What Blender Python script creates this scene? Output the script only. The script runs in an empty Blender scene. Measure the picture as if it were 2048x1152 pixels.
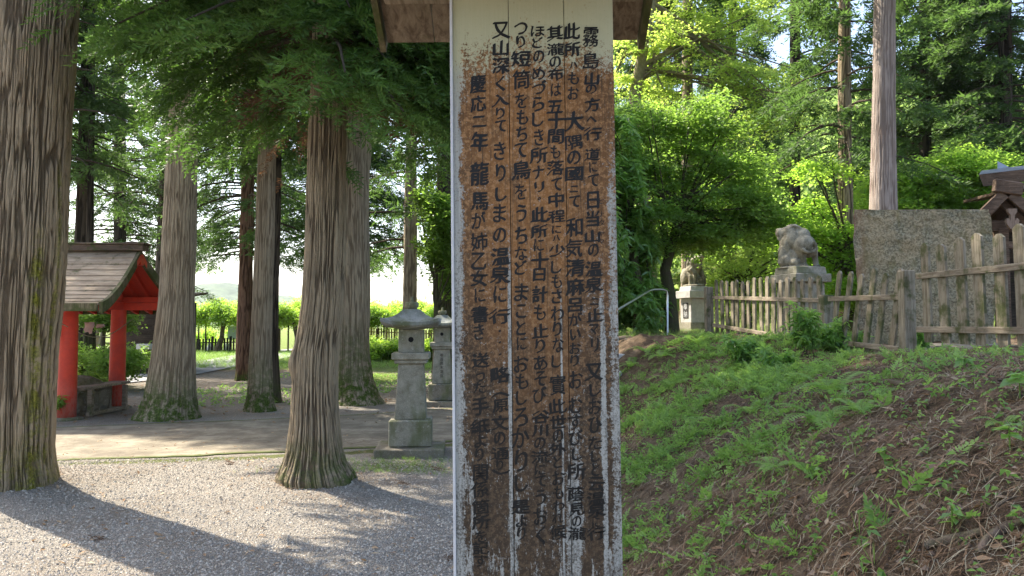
import bpy, math, random
import numpy as np
from mathutils import Vector, Matrix

# ------------------------------------------------------------------ camera, sky, sun, exposure
SC = bpy.context.scene
COL = SC.collection
F = 1480.0                      # focal length in photo pixels (photo 2048 wide)
PITCH = math.atan(74.0 / F)
CZ = 1.6
cam = bpy.data.objects.new('camera', bpy.data.cameras.new('camera'))
COL.objects.link(cam)
cam.data.sensor_width = 36.0
cam.data.lens = 36.0 * F / 2048.0
cam.data.clip_end = 5000.0
cam.data.clip_start = 0.05
cam.location = (0, 0, CZ)
cam.rotation_euler = (math.pi / 2 + PITCH, 0, 0)
SC.camera = cam

SUN_EL = math.radians(50)
SUN_DIR = Vector((-0.79, 0.61, 0)).normalized() * math.cos(SUN_EL) + Vector((0, 0, math.sin(SUN_EL)))
w = bpy.data.worlds.new('World'); SC.world = w; w.use_nodes = True
nt = w.node_tree; nt.nodes.clear()
sky = nt.nodes.new('ShaderNodeTexSky'); sky.sky_type = 'NISHITA'; sky.sun_disc = False
sky.sun_elevation = SUN_EL
sky.sun_rotation = math.atan2(SUN_DIR.x, SUN_DIR.y)
sky.air_density = 1.0; sky.dust_density = 3.0; sky.ozone_density = 1.0
bg = nt.nodes.new('ShaderNodeBackground'); bg.inputs[1].default_value = 0.15
wo = nt.nodes.new('ShaderNodeOutputWorld')
nt.links.new(sky.outputs[0], bg.inputs[0]); nt.links.new(bg.outputs[0], wo.inputs[0])
sun = bpy.data.objects.new('sun', bpy.data.lights.new('sun', 'SUN')); COL.objects.link(sun)
sun.data.energy = 4.6; sun.data.angle = math.radians(0.5); sun.data.color = (1.0, 0.93, 0.80)
sun.rotation_euler = SUN_DIR.to_track_quat('Z', 'Y').to_euler()
sun.location = (-20, 20, 40)
SC.view_settings.view_transform = 'Standard'; SC.view_settings.look = 'None'
SC.view_settings.exposure = 1.65; SC.view_settings.gamma = 1.0
SC.cycles.max_bounces = 5; SC.cycles.diffuse_bounces = 3; SC.cycles.glossy_bounces = 2
SC.cycles.transmission_bounces = 3; SC.cycles.transparent_max_bounces = 8
SC.cycles.caustics_reflective = False; SC.cycles.caustics_refractive = False

# ------------------------------------------------------------------ helpers
_c, _s = math.cos(PITCH), math.sin(PITCH)
def P(px, py, d):
    """World point seen at photo pixel (px, py) whose y (distance) is d."""
    a = (px - 1024.0) / F; b = (576.0 - py) / F
    k = d / (_c - b * _s)
    return np.array((a * k, d, CZ + (_s + b * _c) * k))
def H(n, *xs):
    h = np.zeros_like(xs[0], dtype=np.uint32) + np.uint32((n * 2654435761) & 0xffffffff)
    for i, x in enumerate(xs):
        h = (h ^ (x.astype(np.int64) & 0xffffffff).astype(np.uint32)) * np.uint32(2246822519)
        h ^= h >> np.uint32(13)
        h = h * np.uint32(3266489917); h ^= h >> np.uint32(16)
    return h.astype(np.float64) / 4294967295.0
def noise2(x, y, s=0, px=None):
    xi = np.floor(x); yi = np.floor(y); fx = x - xi; fy = y - yi
    fx = fx * fx * (3 - 2 * fx); fy = fy * fy * (3 - 2 * fy)
    m = (lambda q: np.mod(q, px)) if px else (lambda q: q)
    a = H(s, m(xi), yi); b = H(s, m(xi + 1), yi); c = H(s, m(xi), yi + 1); d = H(s, m(xi + 1), yi + 1)
    return (a * (1 - fx) + b * fx) * (1 - fy) + (c * (1 - fx) + d * fx) * fy * 1.0
def fbm(x, y, o=4, s=0):
    r = 0; a = .5
    for i in range(o):
        r = r + a * noise2(x * 2 ** i, y * 2 ** i, s + i); a *= .5
    return r
def sstep(a, b, x):
    t = np.clip((x - a) / (b - a), 0, 1); return t * t * (3 - 2 * t)

WM = {}
def thing(name, label, cat, loc=(0, 0, 0), rot=(0, 0, 0), group=None):
    o = bpy.data.objects.new(name, None); COL.objects.link(o)
    o.location = loc; o.rotation_euler = rot; o.empty_display_size = 0.2
    o['label'] = label; o['category'] = cat
    if group: o['group'] = group
    WM[o.name] = Matrix.LocRotScale(Vector(loc), Matrix.Rotation(rot[2], 3, 'Z') @ Matrix.Rotation(rot[1], 3, 'Y') @ Matrix.Rotation(rot[0], 3, 'X'), None)
    return o
def mk(name, V, Fs, mat, parent=None, smooth=False, attrs=None, local=False):
    """One mesh object. V world coordinates (or local to the parent). Fs: an (M,k) array or a list of tuples."""
    V = np.asarray(V, dtype=np.float64).reshape(-1, 3)
    me = bpy.data.meshes.new(name)
    if parent is not None and not local:
        Mi = np.array(WM[parent.name].inverted())
        V = V @ Mi[:3, :3].T + Mi[:3, 3]
    if isinstance(Fs, np.ndarray):
        m, k = Fs.shape; li = Fs.reshape(-1); ls = np.arange(0, m * k, k)
    else:
        lens = [len(f) for f in Fs]; li = np.array([i for f in Fs for i in f]); m = len(Fs)
        ls = np.concatenate(([0], np.cumsum(lens)[:-1])) if m else np.array([])
    me.vertices.add(len(V)); me.vertices.foreach_set('co', V.astype(np.float32).reshape(-1))
    me.loops.add(len(li)); me.loops.foreach_set('vertex_index', li.astype(np.int32))
    me.polygons.add(m); me.polygons.foreach_set('loop_start', ls.astype(np.int32))
    me.update(calc_edges=True)
    me.polygons.foreach_set('use_smooth', np.full(m, smooth))
    if attrs:
        for k_, a in attrs.items():
            at = me.attributes.new(k_, 'FLOAT', 'POINT'); at.data.foreach_set('value', np.asarray(a, dtype=np.float32))
    o = bpy.data.objects.new(name, me); COL.objects.link(o)
    if mat: me.materials.append(mat)
    if parent is not None:
        o.parent = parent; WM[o.name] = WM[parent.name]
    else: WM[o.name] = Matrix.Identity(4)
    return o
def tag(o, label=None, cat=None, group=None, kind=None):
    if label: o['label'] = label
    if cat: o['category'] = cat
    if group: o['group'] = group
    if kind: o['kind'] = kind
    return o
def copy_tree(o, parent=None):
    c = o.copy(); COL.objects.link(c)
    if parent is not None: c.parent = parent
    for ch in list(o.children): copy_tree(ch, c)
    return c
class MB:
    def __init__(s): s.v = []; s.f = []; s.n = 0
    def add(s, V, Fs):
        V = np.asarray(V, dtype=float).reshape(-1, 3)
        for f in Fs: s.f.append(tuple(int(i) + s.n for i in f))
        s.v.append(V); s.n += len(V); return s
    def box(s, c, size, rz=0.0, rx=0.0, ry=0.0, taper=1.0, bev=0.0):
        """Box centred at c; chamfered when bev > 0."""
        hx, hy, hz = [q / 2 for q in size]
        if bev <= 0:
            V = [(x * (taper if z > 0 else 1), y * (taper if z > 0 else 1), z) for z in (-hz, hz) for x, y in ((-hx, -hy), (hx, -hy), (hx, hy), (-hx, hy))]
            Fs = [(3, 2, 1, 0), (4, 5, 6, 7), (0, 1, 5, 4), (1, 2, 6, 5), (2, 3, 7, 6), (3, 0, 4, 7)]
        else:
            b = bev; V = []
            def ring(z, i):
                t = taper if z > 0 else 1; x, y = hx * t - i, hy * t - i
                k = b * .6 if i == 0 else b * .6
                return [(-x + k, -y, z), (x - k, -y, z), (x, -y + k, z), (x, y - k, z), (x - k, y, z), (-x + k, y, z), (-x, y - k, z), (-x, -y + k, z)]
            for z, i in ((-hz, b), (-hz + b, 0), (hz - b, 0), (hz, b)): V += ring(z, i)
            Fs = [tuple(range(7, -1, -1)), tuple(range(24, 32))]
            for r in range(3):
                for j in range(8): Fs.append((r * 8 + j, r * 8 + (j + 1) % 8, r * 8 + 8 + (j + 1) % 8, r * 8 + 8 + j))
        R = np.array(Matrix.Rotation(rz, 3, 'Z') @ Matrix.Rotation(ry, 3, 'Y') @ Matrix.Rotation(rx, 3, 'X'))
        return s.add(np.array(V) @ R.T + np.array(c, dtype=float), Fs)
    def beam(s, a, b, wd, th, up=(0, 0, 1), bev=0.0):
        """Rectangular bar from a to b; wd along the side, th along up."""
        a = Vector(a); b = Vector(b); d = (b - a); L = d.length; d.normalize()
        sd = d.cross(Vector(up)).normalized(); u = sd.cross(d)
        R = Matrix((d, sd, u)).transposed()
        m = MB().box((0, 0, 0), (L, wd, th), bev=bev)
        return s.add(np.concatenate(m.v) @ np.array(R).T + np.array((a + b) / 2), m.f)
    def tube(s, pts, rad, seg=10, cap=True):
        V, Fs = tube(pts, rad, seg, cap); return s.add(V, Fs)
    def build(s, name, mat, parent=None, smooth=False, attrs=None, local=False):
        return mk(name, np.concatenate(s.v), s.f, mat, parent, smooth, attrs, local)
def tube(pts, rad, seg=10, cap=True):
    pts = [Vector(p) for p in pts]
    if not hasattr(rad, '__len__'): rad = [rad] * len(pts)
    V = []; Fs = []
    ref = Vector((0.31, 0.2, 0.93))
    for i, p in enumerate(pts):
        d = (pts[min(i + 1, len(pts) - 1)] - pts[max(i - 1, 0)]).normalized()
        if abs(d.dot(ref)) > .95: ref = Vector((1, 0.1, 0))
        a = d.cross(ref).normalized(); b = d.cross(a)
        for k in range(seg):
            t = 2 * math.pi * k / seg; V.append(p + (a * math.cos(t) + b * math.sin(t)) * rad[i])
    for i in range(len(pts) - 1):
        for k in range(seg):
            k2 = (k + 1) % seg; Fs.append((i * seg + k, i * seg + k2, (i + 1) * seg + k2, (i + 1) * seg + k))
    if cap:
        Fs.append(tuple(range(seg))); n = (len(pts) - 1) * seg; Fs.append(tuple(range(n + seg - 1, n - 1, -1)))
    return np.array([tuple(v) for v in V]), Fs
def lathe(prof, c, seg=24):
    V = []; Fs = []
    for r, z in prof:
        for k in range(seg):
            t = 2 * math.pi * k / seg; V.append((c[0] + r * math.cos(t), c[1] + r * math.sin(t), c[2] + z))
    for i in range(len(prof) - 1):
        for k in range(seg): Fs.append((i * seg + k, i * seg + (k + 1) % seg, (i + 1) * seg + (k + 1) % seg, (i + 1) * seg + k))
    Fs.append(tuple(range(seg - 1, -1, -1))); n = (len(prof) - 1) * seg; Fs.append(tuple(range(n, n + seg)))
    return V, Fs

# ------------------------------------------------------------------ materials
class Mat:
    def __init__(s, name):
        s.m = bpy.data.materials.new(name); s.m.use_nodes = True; s.t = s.m.node_tree; s.t.nodes.clear()
        s.out = s.t.nodes.new('ShaderNodeOutputMaterial')
    def n(s, ty, ins=None, **props):
        nd = s.t.nodes.new('ShaderNode' + ty)
        for k, v in props.items(): setattr(nd, k, v)
        for k, v in (ins or {}).items():
            if hasattr(v, 'links') or isinstance(v, bpy.types.NodeSocket): s.t.links.new(v, nd.inputs[k])
            else: nd.inputs[k].default_value = v
        return nd
    def obj(s): return s.n('TexCoord').outputs['Object']
    def map(s, v, sc, loc=(0, 0, 0)): return s.n('Mapping', {0: v, 'Scale': sc, 'Location': loc}).outputs[0]
    def noise(s, v, sc, det=4, rough=.6, dist=0): return s.n('TexNoise', {'Vector': v, 'Scale': sc, 'Detail': det, 'Roughness': rough, 'Distortion': dist}).outputs[0]
    def vor(s, v, sc, feat='F1', out='Distance'): return s.n('TexVoronoi', {'Vector': v, 'Scale': sc}, feature=feat).outputs[out]
    def math(s, op, a, b=0.0, clamp=False):
        nd = s.n('Math', {0: a, 1: b}, operation=op); nd.use_clamp = clamp; return nd.outputs[0]
    def rng(s, v, a, b, c=0.0, d=1.0, smooth=True):
        return s.n('MapRange', {0: v, 1: a, 2: b, 3: c, 4: d}, interpolation_type='SMOOTHSTEP' if smooth else 'LINEAR').outputs[0]
    def mix(s, f, a, b, mode='MIX'):
        nd = s.t.nodes.new('ShaderNodeMix'); nd.data_type = 'RGBA'; nd.blend_type = mode
        for k, v in ((0, f), (6, a), (7, b)):
            if isinstance(v, bpy.types.NodeSocket): s.t.links.new(v, nd.inputs[k])
            else: nd.inputs[k].default_value = v if k == 0 else (*v, 1.0)[:4]
        return nd.outputs[2]
    def attr(s, name): return s.n('Attribute', attribute_name=name).outputs['Fac']
    def sep(s, v): return s.n('SeparateXYZ', {0: v}).outputs
    def bump(s, h, st=.5, d=.01, nrm=None):
        ins = {'Strength': st, 'Distance': d, 'Height': h}
        if nrm is not None: ins['Normal'] = nrm
        return s.n('Bump', ins).outputs[0]
    def done(s, col, rough=.8, nrm=None, spec=.3, metal=0.0):
        p = s.n('BsdfPrincipled')
        for k, v in (('Base Color', col), ('Roughness', rough), ('Specular IOR Level', spec), ('Metallic', metal)):
            if isinstance(v, bpy.types.NodeSocket): s.t.links.new(v, p.inputs[k])
            else: p.inputs[k].default_value = (*v, 1.0) if isinstance(v, tuple) else v
        if nrm is not None: s.t.links.new(nrm, p.inputs['Normal'])
        s.t.links.new(p.outputs[0], s.out.inputs[0]); return s.m

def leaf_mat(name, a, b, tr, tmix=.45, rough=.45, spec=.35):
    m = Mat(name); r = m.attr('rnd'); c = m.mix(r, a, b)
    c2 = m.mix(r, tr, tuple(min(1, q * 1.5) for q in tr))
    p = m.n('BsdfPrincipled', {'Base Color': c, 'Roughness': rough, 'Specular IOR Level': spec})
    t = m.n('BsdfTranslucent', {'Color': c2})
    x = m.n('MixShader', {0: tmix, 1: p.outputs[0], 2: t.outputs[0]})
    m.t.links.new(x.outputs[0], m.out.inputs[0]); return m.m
def bark_mat(name, hi, lo, moss=(.045, .065, .012), fib=26.0):
    m = Mat(name); v = m.obj(); rg = m.attr('ridge'); ms = m.attr('moss')
    n1 = m.noise(m.map(v, (1, 1, .09)), fib, 5, .65, .3)
    n2 = m.noise(v, 3.0, 3); n3 = m.noise(v, 60.0, 3)
    k = m.math('ADD', m.math('MULTIPLY', rg, .62), m.math('MULTIPLY', n1, .45), True)
    c = m.mix(m.rng(k, .32, .78), lo, hi)
    c = m.mix(m.rng(n2, .35, .75, 0, .45), c, tuple(q * .62 for q in hi))
    c = m.mix(m.rng(n3, .62, .8, 0, .35), c, (.32, .31, .26))
    mm = m.math('MULTIPLY', ms, m.rng(m.noise(v, 9.0, 5, .7), .38, .56))
    c = m.mix(mm, c, m.mix(m.rng(m.noise(v, 40.0, 3), .35, .65), moss, tuple(min(1, q * 2.3) for q in moss)))
    h = m.math('ADD', m.math('MULTIPLY', n1, 1.0), m.math('MULTIPLY', n3, .25))
    return m.done(c, .9, m.bump(h, 1.0, .035), .15)
def wood_mat(name, hi, lo, axis=2, moss=0.0, mosscol=(.06, .075, .02), sc=1.0, rough=.85):
    m = Mat(name); v = m.obj(); st = [14.0 * sc] * 3; st[axis] = 1.0 * sc
    n1 = m.noise(m.map(v, tuple(st)), 3.0, 6, .7, .6); n2 = m.noise(v, 2.5, 4); n3 = m.noise(v, 30, 4, .7)
    c = m.mix(m.rng(n1, .3, .68), lo, hi)
    c = m.mix(m.rng(n2, .4, .7, 0, .5), c, tuple(q * .55 for q in lo))
    c = m.mix(m.rng(n3, .6, .75, 0, .25), c, (.4, .38, .32))
    if moss: c = m.mix(m.rng(m.noise(v, 5, 5, .65), .62 - moss * .4, .78 - moss * .35, 0, .85), c, mosscol)
    return m.done(c, rough, m.bump(m.math('ADD', n1, m.math('MULTIPLY', n3, .3)), .6, .006), .2)
def stone_mat(name, a, b, spot=(.45, .45, .4), moss=.2, sc=1.0, bump=.5, mosscol=(.12, .13, .05), bd=.006):
    m = Mat(name); v = m.obj()
    n1 = m.noise(v, 90 * sc, 3, .7); n2 = m.noise(v, 6 * sc, 6, .65); n3 = m.noise(m.map(v, (1, 1, .35)), 3.5 * sc, 5, .6)
    c = m.mix(m.rng(n2, .3, .7), a, b)
    c = m.mix(m.rng(n1, .5, .72, 0, .6), c, spot)
    c = m.mix(m.rng(n1, .25, .42, .5, 0), c, tuple(q * .4 for q in a))
    c = m.mix(m.rng(n3, .62 - moss * .35, .8 - moss * .3, 0, .75), c, mosscol)
    c = m.mix(m.rng(m.noise(v, 22 * sc, 4, .6), .6, .68, 0, .55), c, spot)
    return m.done(c, .92, m.bump(m.math('ADD', n2, m.math('MULTIPLY', n1, .4)), bump, bd), .2)
def plain(name, col, rough=.6, metal=0.0, var=.3, sc=12):
    m = Mat(name); v = m.obj(); n = m.noise(v, sc, 5, .65)
    c = m.mix(m.rng(n, .35, .7, 0, var), col, tuple(q * .45 for q in col))
    return m.done(c, rough, m.bump(n, .15, .003), .4, metal)

M = {}
M['bark'] = bark_mat('bark', (.40, .31, .20), (.10, .072, .046))
M['bark_warm'] = bark_mat('bark_warm', (.23, .13, .08), (.07, .035, .02))
M['bark_algae'] = bark_mat('bark_algae', (.39, .30, .195), (.11, .08, .05), (.12, .115, .018))
M['bark_grey'] = bark_mat('bark_grey', (.42, .34, .235), (.17, .128, .085), fib=60)
M['bark_pale'] = bark_mat('bark_pale', (.40, .33, .28), (.20, .15, .12))
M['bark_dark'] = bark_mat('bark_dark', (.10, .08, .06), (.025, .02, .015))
M['limb'] = bark_mat('limb_bark', (.13, .10, .07), (.03, .022, .016))
M['cedar'] = leaf_mat('cedar_needles', (.022, .058, .014), (.11, .185, .04), (.12, .24, .035), .34, .5, .3)
M['cedar_far'] = leaf_mat('cedar_needles_far', (.04, .085, .022), (.10, .17, .045), (.14, .26, .05), .42, .55, .25)
M['cedar_dim'] = leaf_mat('cedar_needles_dim', (.03, .062, .018), (.095, .15, .045), (.12, .22, .045), .38, .6, .2)
M['dead'] = leaf_mat('dead_sprays', (.10, .055, .03), (.18, .11, .07), (.15, .08, .04), .3, .8, .1)
M['maple'] = leaf_mat('maple_leaves', (.06, .135, .02), (.15, .24, .045), (.30, .48, .07), .52, .45, .4)
M['maple_light'] = leaf_mat('light_maple_leaves', (.10, .21, .025), (.20, .32, .05), (.42, .64, .08), .58, .5, .3)
M['yellow'] = leaf_mat('yellow_green_leaves', (.15, .235, .035), (.26, .34, .08), (.54, .70, .13), .58, .5, .3)
M['laurel'] = leaf_mat('laurel_leaves', (.05, .13, .03), (.20, .33, .09), (.34, .56, .10), .45, .28, .7)
M['wisteria'] = leaf_mat('wisteria_leaves', (.10, .19, .025), (.20, .30, .05), (.42, .60, .07), .58, .5, .3)
M['fern'] = leaf_mat('fern_fronds', (.10, .20, .04), (.27, .40, .11), (.34, .55, .10), .4, .5, .3)
M['fernlight'] = leaf_mat('light_fern_fronds', (.12, .24, .04), (.25, .40, .09), (.34, .55, .09), .45, .45, .3)
M['straw'] = leaf_mat('straw', (.30, .24, .15), (.55, .47, .33), (.3, .25, .12), .2, .8, .1)
M['grass'] = leaf_mat('grass_blades', (.12, .20, .04), (.27, .31, .11), (.24, .42, .06), .4, .5, .3)
M['hill_leaf'] = leaf_mat('hillside_leaves', (.10, .17, .06), (.20, .27, .10), (.34, .48, .12), .5, .6, .2)
M['needle'] = leaf_mat('dry_needles', (.06, .035, .02), (.36, .23, .135), (.1, .04, .02), .1, .8, .1)
M['dryleaf'] = leaf_mat('dry_leaves', (.30, .17, .09), (.52, .40, .26), (.3, .18, .08), .25, .7, .2)
M['stone'] = stone_mat('lantern_stone', (.20, .18, .13), (.36, .33, .26), (.48, .46, .38), .55)
M['stone_dark'] = stone_mat('dark_stone', (.13, .11, .08), (.25, .22, .17), (.38, .36, .3), .5)
def slab_mat():
    m = Mat('monument_stone'); v = m.obj(); n1 = m.noise(v, 40, 6, .7); n2 = m.noise(v, 3, 5, .65); n3 = m.noise(m.map(v, (1, 1, .3)), 9, 5, .7)
    c = m.mix(m.rng(n1, .33, .62), (.15, .12, .07), (.42, .34, .215))
    c = m.mix(m.rng(n2, .38, .62, 0, .8), c, m.mix(m.rng(n1, .4, .6), (.10, .10, .075), (.33, .31, .22)))
    c = m.mix(m.rng(m.noise(v, 12, 5, .7), .5, .66, 0, .5), c, (.36, .28, .17))
    c = m.mix(m.rng(n3, .50, .66, 0, .6), c, (.17, .15, .065))
    c = m.mix(m.math('MULTIPLY', m.rng(m.sep(v)[0], -.55, -.85), m.rng(n3, .35, .6)), c, (.26, .11, .06))
    return m.done(c, .92, m.bump(n1, .6, .012), .2)
M['slab'] = slab_mat()
M['statue'] = stone_mat('statue_stone', (.15, .13, .09), (.40, .36, .27), (.46, .44, .34), .5, 1.3, .8, (.07, .065, .04))
M['granite'] = stone_mat('granite', (.38, .36, .34), (.52, .5, .47), (.62, .6, .58), .1, 1.0, .3)
M['fence'] = wood_mat('fence_wood', (.36, .31, .23), (.15, .12, .08), 2, .4)
M['rail'] = wood_mat('rail_wood', (.37, .31, .23), (.17, .13, .09), 1, .25)
M['fence_far'] = wood_mat('far_fence_wood', (.42, .30, .20), (.22, .15, .10), 2, .1)
M['fence_black'] = wood_mat('black_fence_wood', (.035, .028, .024), (.015, .012, .01), 2, .1)
M['shedwood'] = wood_mat('shed_wood', (.08, .06, .045), (.025, .02, .016), 0, .1)
M['shinewood'] = wood_mat('shrine_wood', (.19, .13, .09), (.07, .045, .03), 0, .0)
M['benchwood'] = wood_mat('bench_wood', (.40, .33, .25), (.18, .14, .10), 0, .2)
M['roofwood'] = wood_mat('roof_boards', (.50, .40, .29), (.25, .18, .12), 0, .15)
M['barge'] = wood_mat('barge_wood', (.20, .17, .10), (.07, .06, .035), 2, .6)
M['signroof'] = wood_mat('sign_roof_wood', (.29, .235, .175), (.11, .08, .055), 1, .15)
M['log'] = wood_mat('log_wood', (.22, .17, .12), (.06, .045, .03), 0, .2)
M['steel'] = plain('steel', (.62, .62, .62), .28, 1.0, .2)
M['pvc'] = plain('grey_pipe', (.30, .31, .33), .45)
M['white'] = plain('white_paint', (.62, .62, .62), .5)
M['pink'] = plain('pink_paper', (.62, .44, .42), .8)
M['rope'] = plain('rope_fibre', (.35, .29, .18), .9)
M['hose'] = plain('pale_hose', (.45, .48, .45), .5)
M['pale_panel'] = plain('pale_panel', (.36, .42, .42), .5)
M['hole_shade'] = plain('painted_hollow_shade', (.006, .006, .006), .95)  # near-black colour standing in for the shade inside small hollows
M['copper'] = plain('shrine_roof_metal', (.30, .32, .37), .4, .6, .4, 6)
M['ink'] = plain('engraved_ink', (.05, .045, .04), .9)
def red_mat():
    m = Mat('vermilion_paint'); v = m.obj(); z = m.sep(v)[2]
    n = m.noise(v, 7, 6, .7); n2 = m.noise(m.map(v, (1, 1, .3)), 30, 4, .7)
    c = m.mix(m.rng(n, .3, .7), (.62, .050, .018), (.48, .038, .018))
    fade = m.math('MULTIPLY', m.rng(z, .8, 0.0), m.rng(n2, .30, .60))
    c = m.mix(m.math('MULTIPLY', fade, .5), c, (.42, .25, .20))
    return m.done(c, .55, m.bump(n2, .3, .004), .35)
M['red'] = red_mat()
def ground_mat():
    m = Mat('ground'); v = m.obj(); gv = m.attr('gravel'); gr = m.attr('grass'); ms = m.attr('moss')
    vc = m.vor(v, 95, 'F1', 'Color'); vd = m.vor(v, 95)
    vc2 = m.vor(v, 210, 'F1', 'Color')
    g = m.mix(m.sep(vc)[0], (.24, .21, .17), (.56, .485, .39))
    g = m.mix(m.sep(vc2)[1], g, (.42, .385, .34), 'MIX')
    g = m.mix(m.rng(m.noise(v, 1.3, 5, .6), .38, .68, 0, .45), g, (.27, .205, .14))
    g = m.mix(m.rng(vd, .35, .75, 0, .5), g, (.08, .07, .06))
    so = m.mix(m.rng(m.noise(v, 24, 6, .75), .3, .7), (.04, .027, .016), (.20, .13, .075))
    so = m.mix(m.rng(m.noise(v, 5, 5, .6), .45, .7, 0, .6), so, (.36, .26, .17))
    so = m.mix(m.rng(m.noise(m.map(v, (1, 1, 1), (5, 3, 1)), 120, 2), .62, .74, 0, .7), so, (.30, .22, .15))
    c = m.mix(m.rng(m.math('ADD', gv, m.math('MULTIPLY', m.math('SUBTRACT', m.noise(v, 7, 5, .7), .5), .8)), .35, .65), so, g)
    gcol = m.mix(m.rng(m.noise(v, 16, 5, .7), .3, .7), (.06, .11, .015), (.22, .26, .05))
    c = m.mix(m.rng(m.math('ADD', gr, m.math('MULTIPLY', m.math('SUBTRACT', m.noise(v, 4, 5, .7), .5), .9)), .4, .7), c, gcol)
    mcol = m.mix(m.rng(m.noise(v, 45, 4, .7), .3, .7), (.05, .065, .012), (.17, .19, .035))
    c = m.mix(m.rng(m.math('ADD', ms, m.math('MULTIPLY', m.math('SUBTRACT', m.noise(v, 6, 6, .7), .5), 1.1)), .45, .75, 0, .9), c, mcol)
    h = m.math('ADD', m.math('MULTIPLY', m.math('SUBTRACT', 1.0, vd), 1.0), m.math('MULTIPLY', m.noise(v, 30, 6, .75), 1.6))
    return m.done(c, .93, m.bump(h, 1.0, .02), .2)
M['ground'] = ground_mat()
def path_mat():
    m = Mat('concrete_path'); v = m.obj(); n = m.noise(v, 2.0, 6, .7); n2 = m.noise(v, 80, 3, .7)
    c = m.mix(m.rng(n, .35, .68), (.145, .12, .085), (.29, .25, .18))
    c = m.mix(m.rng(n2, .5, .7, 0, .35), c, (.13, .11, .09))
    c = m.mix(m.rng(m.noise(m.map(v, (.5, 1, 1)), 5, 6, .75), .5, .64, 0, .6), c, (.13, .105, .08))
    c = m.mix(m.rng(m.math('ADD', m.attr('edge'), m.math('MULTIPLY', m.math('SUBTRACT', m.noise(v, 8, 5, .7), .5), .9)), .5, .8), c, (.09, .105, .03))
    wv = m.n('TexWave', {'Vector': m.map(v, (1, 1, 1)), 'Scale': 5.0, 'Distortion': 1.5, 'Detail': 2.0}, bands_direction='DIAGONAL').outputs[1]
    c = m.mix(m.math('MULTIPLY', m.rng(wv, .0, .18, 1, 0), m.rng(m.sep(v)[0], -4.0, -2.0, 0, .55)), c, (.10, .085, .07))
    return m.done(c, .9, m.bump(n2, .4, .004), .2)
M['path'] = path_mat()
M['asphalt'] = stone_mat('grey_lane', (.20, .20, .21), (.31, .30, .30), (.4, .39, .38), .1, 1, .4)

# ------------------------------------------------------------------ ground
def terrain(x, y):
    x = np.asarray(x, float); y = np.asarray(y, float)
    toe = .12 + .05 * np.clip(y, 0, 11) - .30 * sstep(10.5, 13, y)
    W = 2.5 + .8 * sstep(3.5, 6, y) - 1.5 * sstep(9, 13, y)
    t = np.clip((x - toe) / W, 0, 1); s = 1 - (1 - t) ** 1.6
    z = 1.38 * s
    k = sstep(0, .25, t)
    z = z + k * (.16 * (fbm(x * 1.1, y * 1.1, 3, 5) - .45) + .10 * (fbm(x * 4, y * 4, 3, 9) - .45) + .05 * (fbm(x * 11, y * 11, 3, 19) - .45))
    z = z - .20 * np.exp(-((x - 4.1) ** 2 / 1.2 + (y - 8.1) ** 2 / 1.6))
    near = (1 - sstep(11, 16, y)) * (1 - k)
    z = z + near * (.05 * (fbm(x * .9, y * .9, 3, 2) - .5)) * (1 - .8 * sstep(7.6, 8.6, y))
    for bx, by, a in ((-4.9, 7.2, .10), (-1.9, 7.4, .07)):
        z = z + a * np.exp(-((x - bx) ** 2 + (y - by) ** 2) / .9)
    hill = sstep(2, 16, x) * np.clip(y - 34, 0, 1e9) * .55 * sstep(34, 60, y)
    hill = 60 * (1 - np.exp(-hill / 60)) * (.75 + .5 * fbm(x / 25, y / 25, 3, 77))
    return z + hill
def Tz(x, y): return float(terrain(np.array([x]), np.array([y]))[0])
def G(px, py, z=0.0):
    a = (px - 1024.0) / F; b = (576.0 - py) / F
    dy = _c - b * _s; dz = _s + b * _c; k = (z - CZ) / dz
    return (a * k, dy * k)
def GT(px, py):
    """Where the ray through a photo pixel meets the terrain."""
    a = (px - 1024.0) / F; b = (576.0 - py) / F
    dy = _c - b * _s; dz = _s + b * _c
    k = np.arange(1.2, 60, .02); zz = terrain(a * k, dy * k)
    i = np.argmax(CZ + dz * k < zz)
    return np.array((a * k[i], dy * k[i], zz[i]))
def warp(lo, hi, n, k, c=0.0):
    t = np.linspace(np.arcsinh((lo - c) / k), np.arcsinh((hi - c) / k), n)
    return c + k * np.sinh(t)
xs = warp(-700, 700, 900, 2.0, 1.4); ys = warp(-14, 1800, 880, 2.0, 4.0)
XX, YY = np.meshgrid(xs, ys); ZZ = terrain(XX, YY)
near_edge = [G(p, q, .05) for p, q in ((-200, 924), (100, 915), (300, 907), (500, 900), (720, 890), (880, 878), (1010, 868))]
far_edge = [G(p, q, .05) for p, q in ((-200, 858), (100, 850), (300, 842), (500, 835), (760, 822), (900, 812), (990, 808))]
ne = np.array(near_edge); fe = np.array(far_edge)
ynear = np.interp(XX, ne[:, 0], ne[:, 1]); yfar = np.interp(XX, fe[:, 0], fe[:, 1])
toeX = .12 + .05 * np.clip(YY, 0, 11)
grav = (1 - sstep(-.1, .5, XX - toeX)) * (1 - .45 * sstep(12, 16, YY)) * (1 - sstep(24, 30, YY))
grav = grav - .30 * np.exp(-((YY - ynear + .35) / .5) ** 2) * (XX < .5) - .35 * np.exp(-((XX + 1.9) ** 2 + (YY - 7.2) ** 2) / .5)
grav = np.maximum(grav - .25 * np.exp(-((XX + 1.2) ** 2 + (YY - 5.5) ** 2) / 1.5), 0)
gras = sstep(25, 28, YY) * (XX < 1) * .9 + sstep(14, 24, YY) * (XX >= 1) * .7
gras = gras + .35 * (fbm(XX * .6, YY * .5, 3, 90) - .1) * sstep(13, 15, YY) * (XX < 0)
gras = gras + .75 * np.exp(-((XX + 4.2) ** 2 / 1.5 + (YY - 22) ** 2 / 20))
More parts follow.
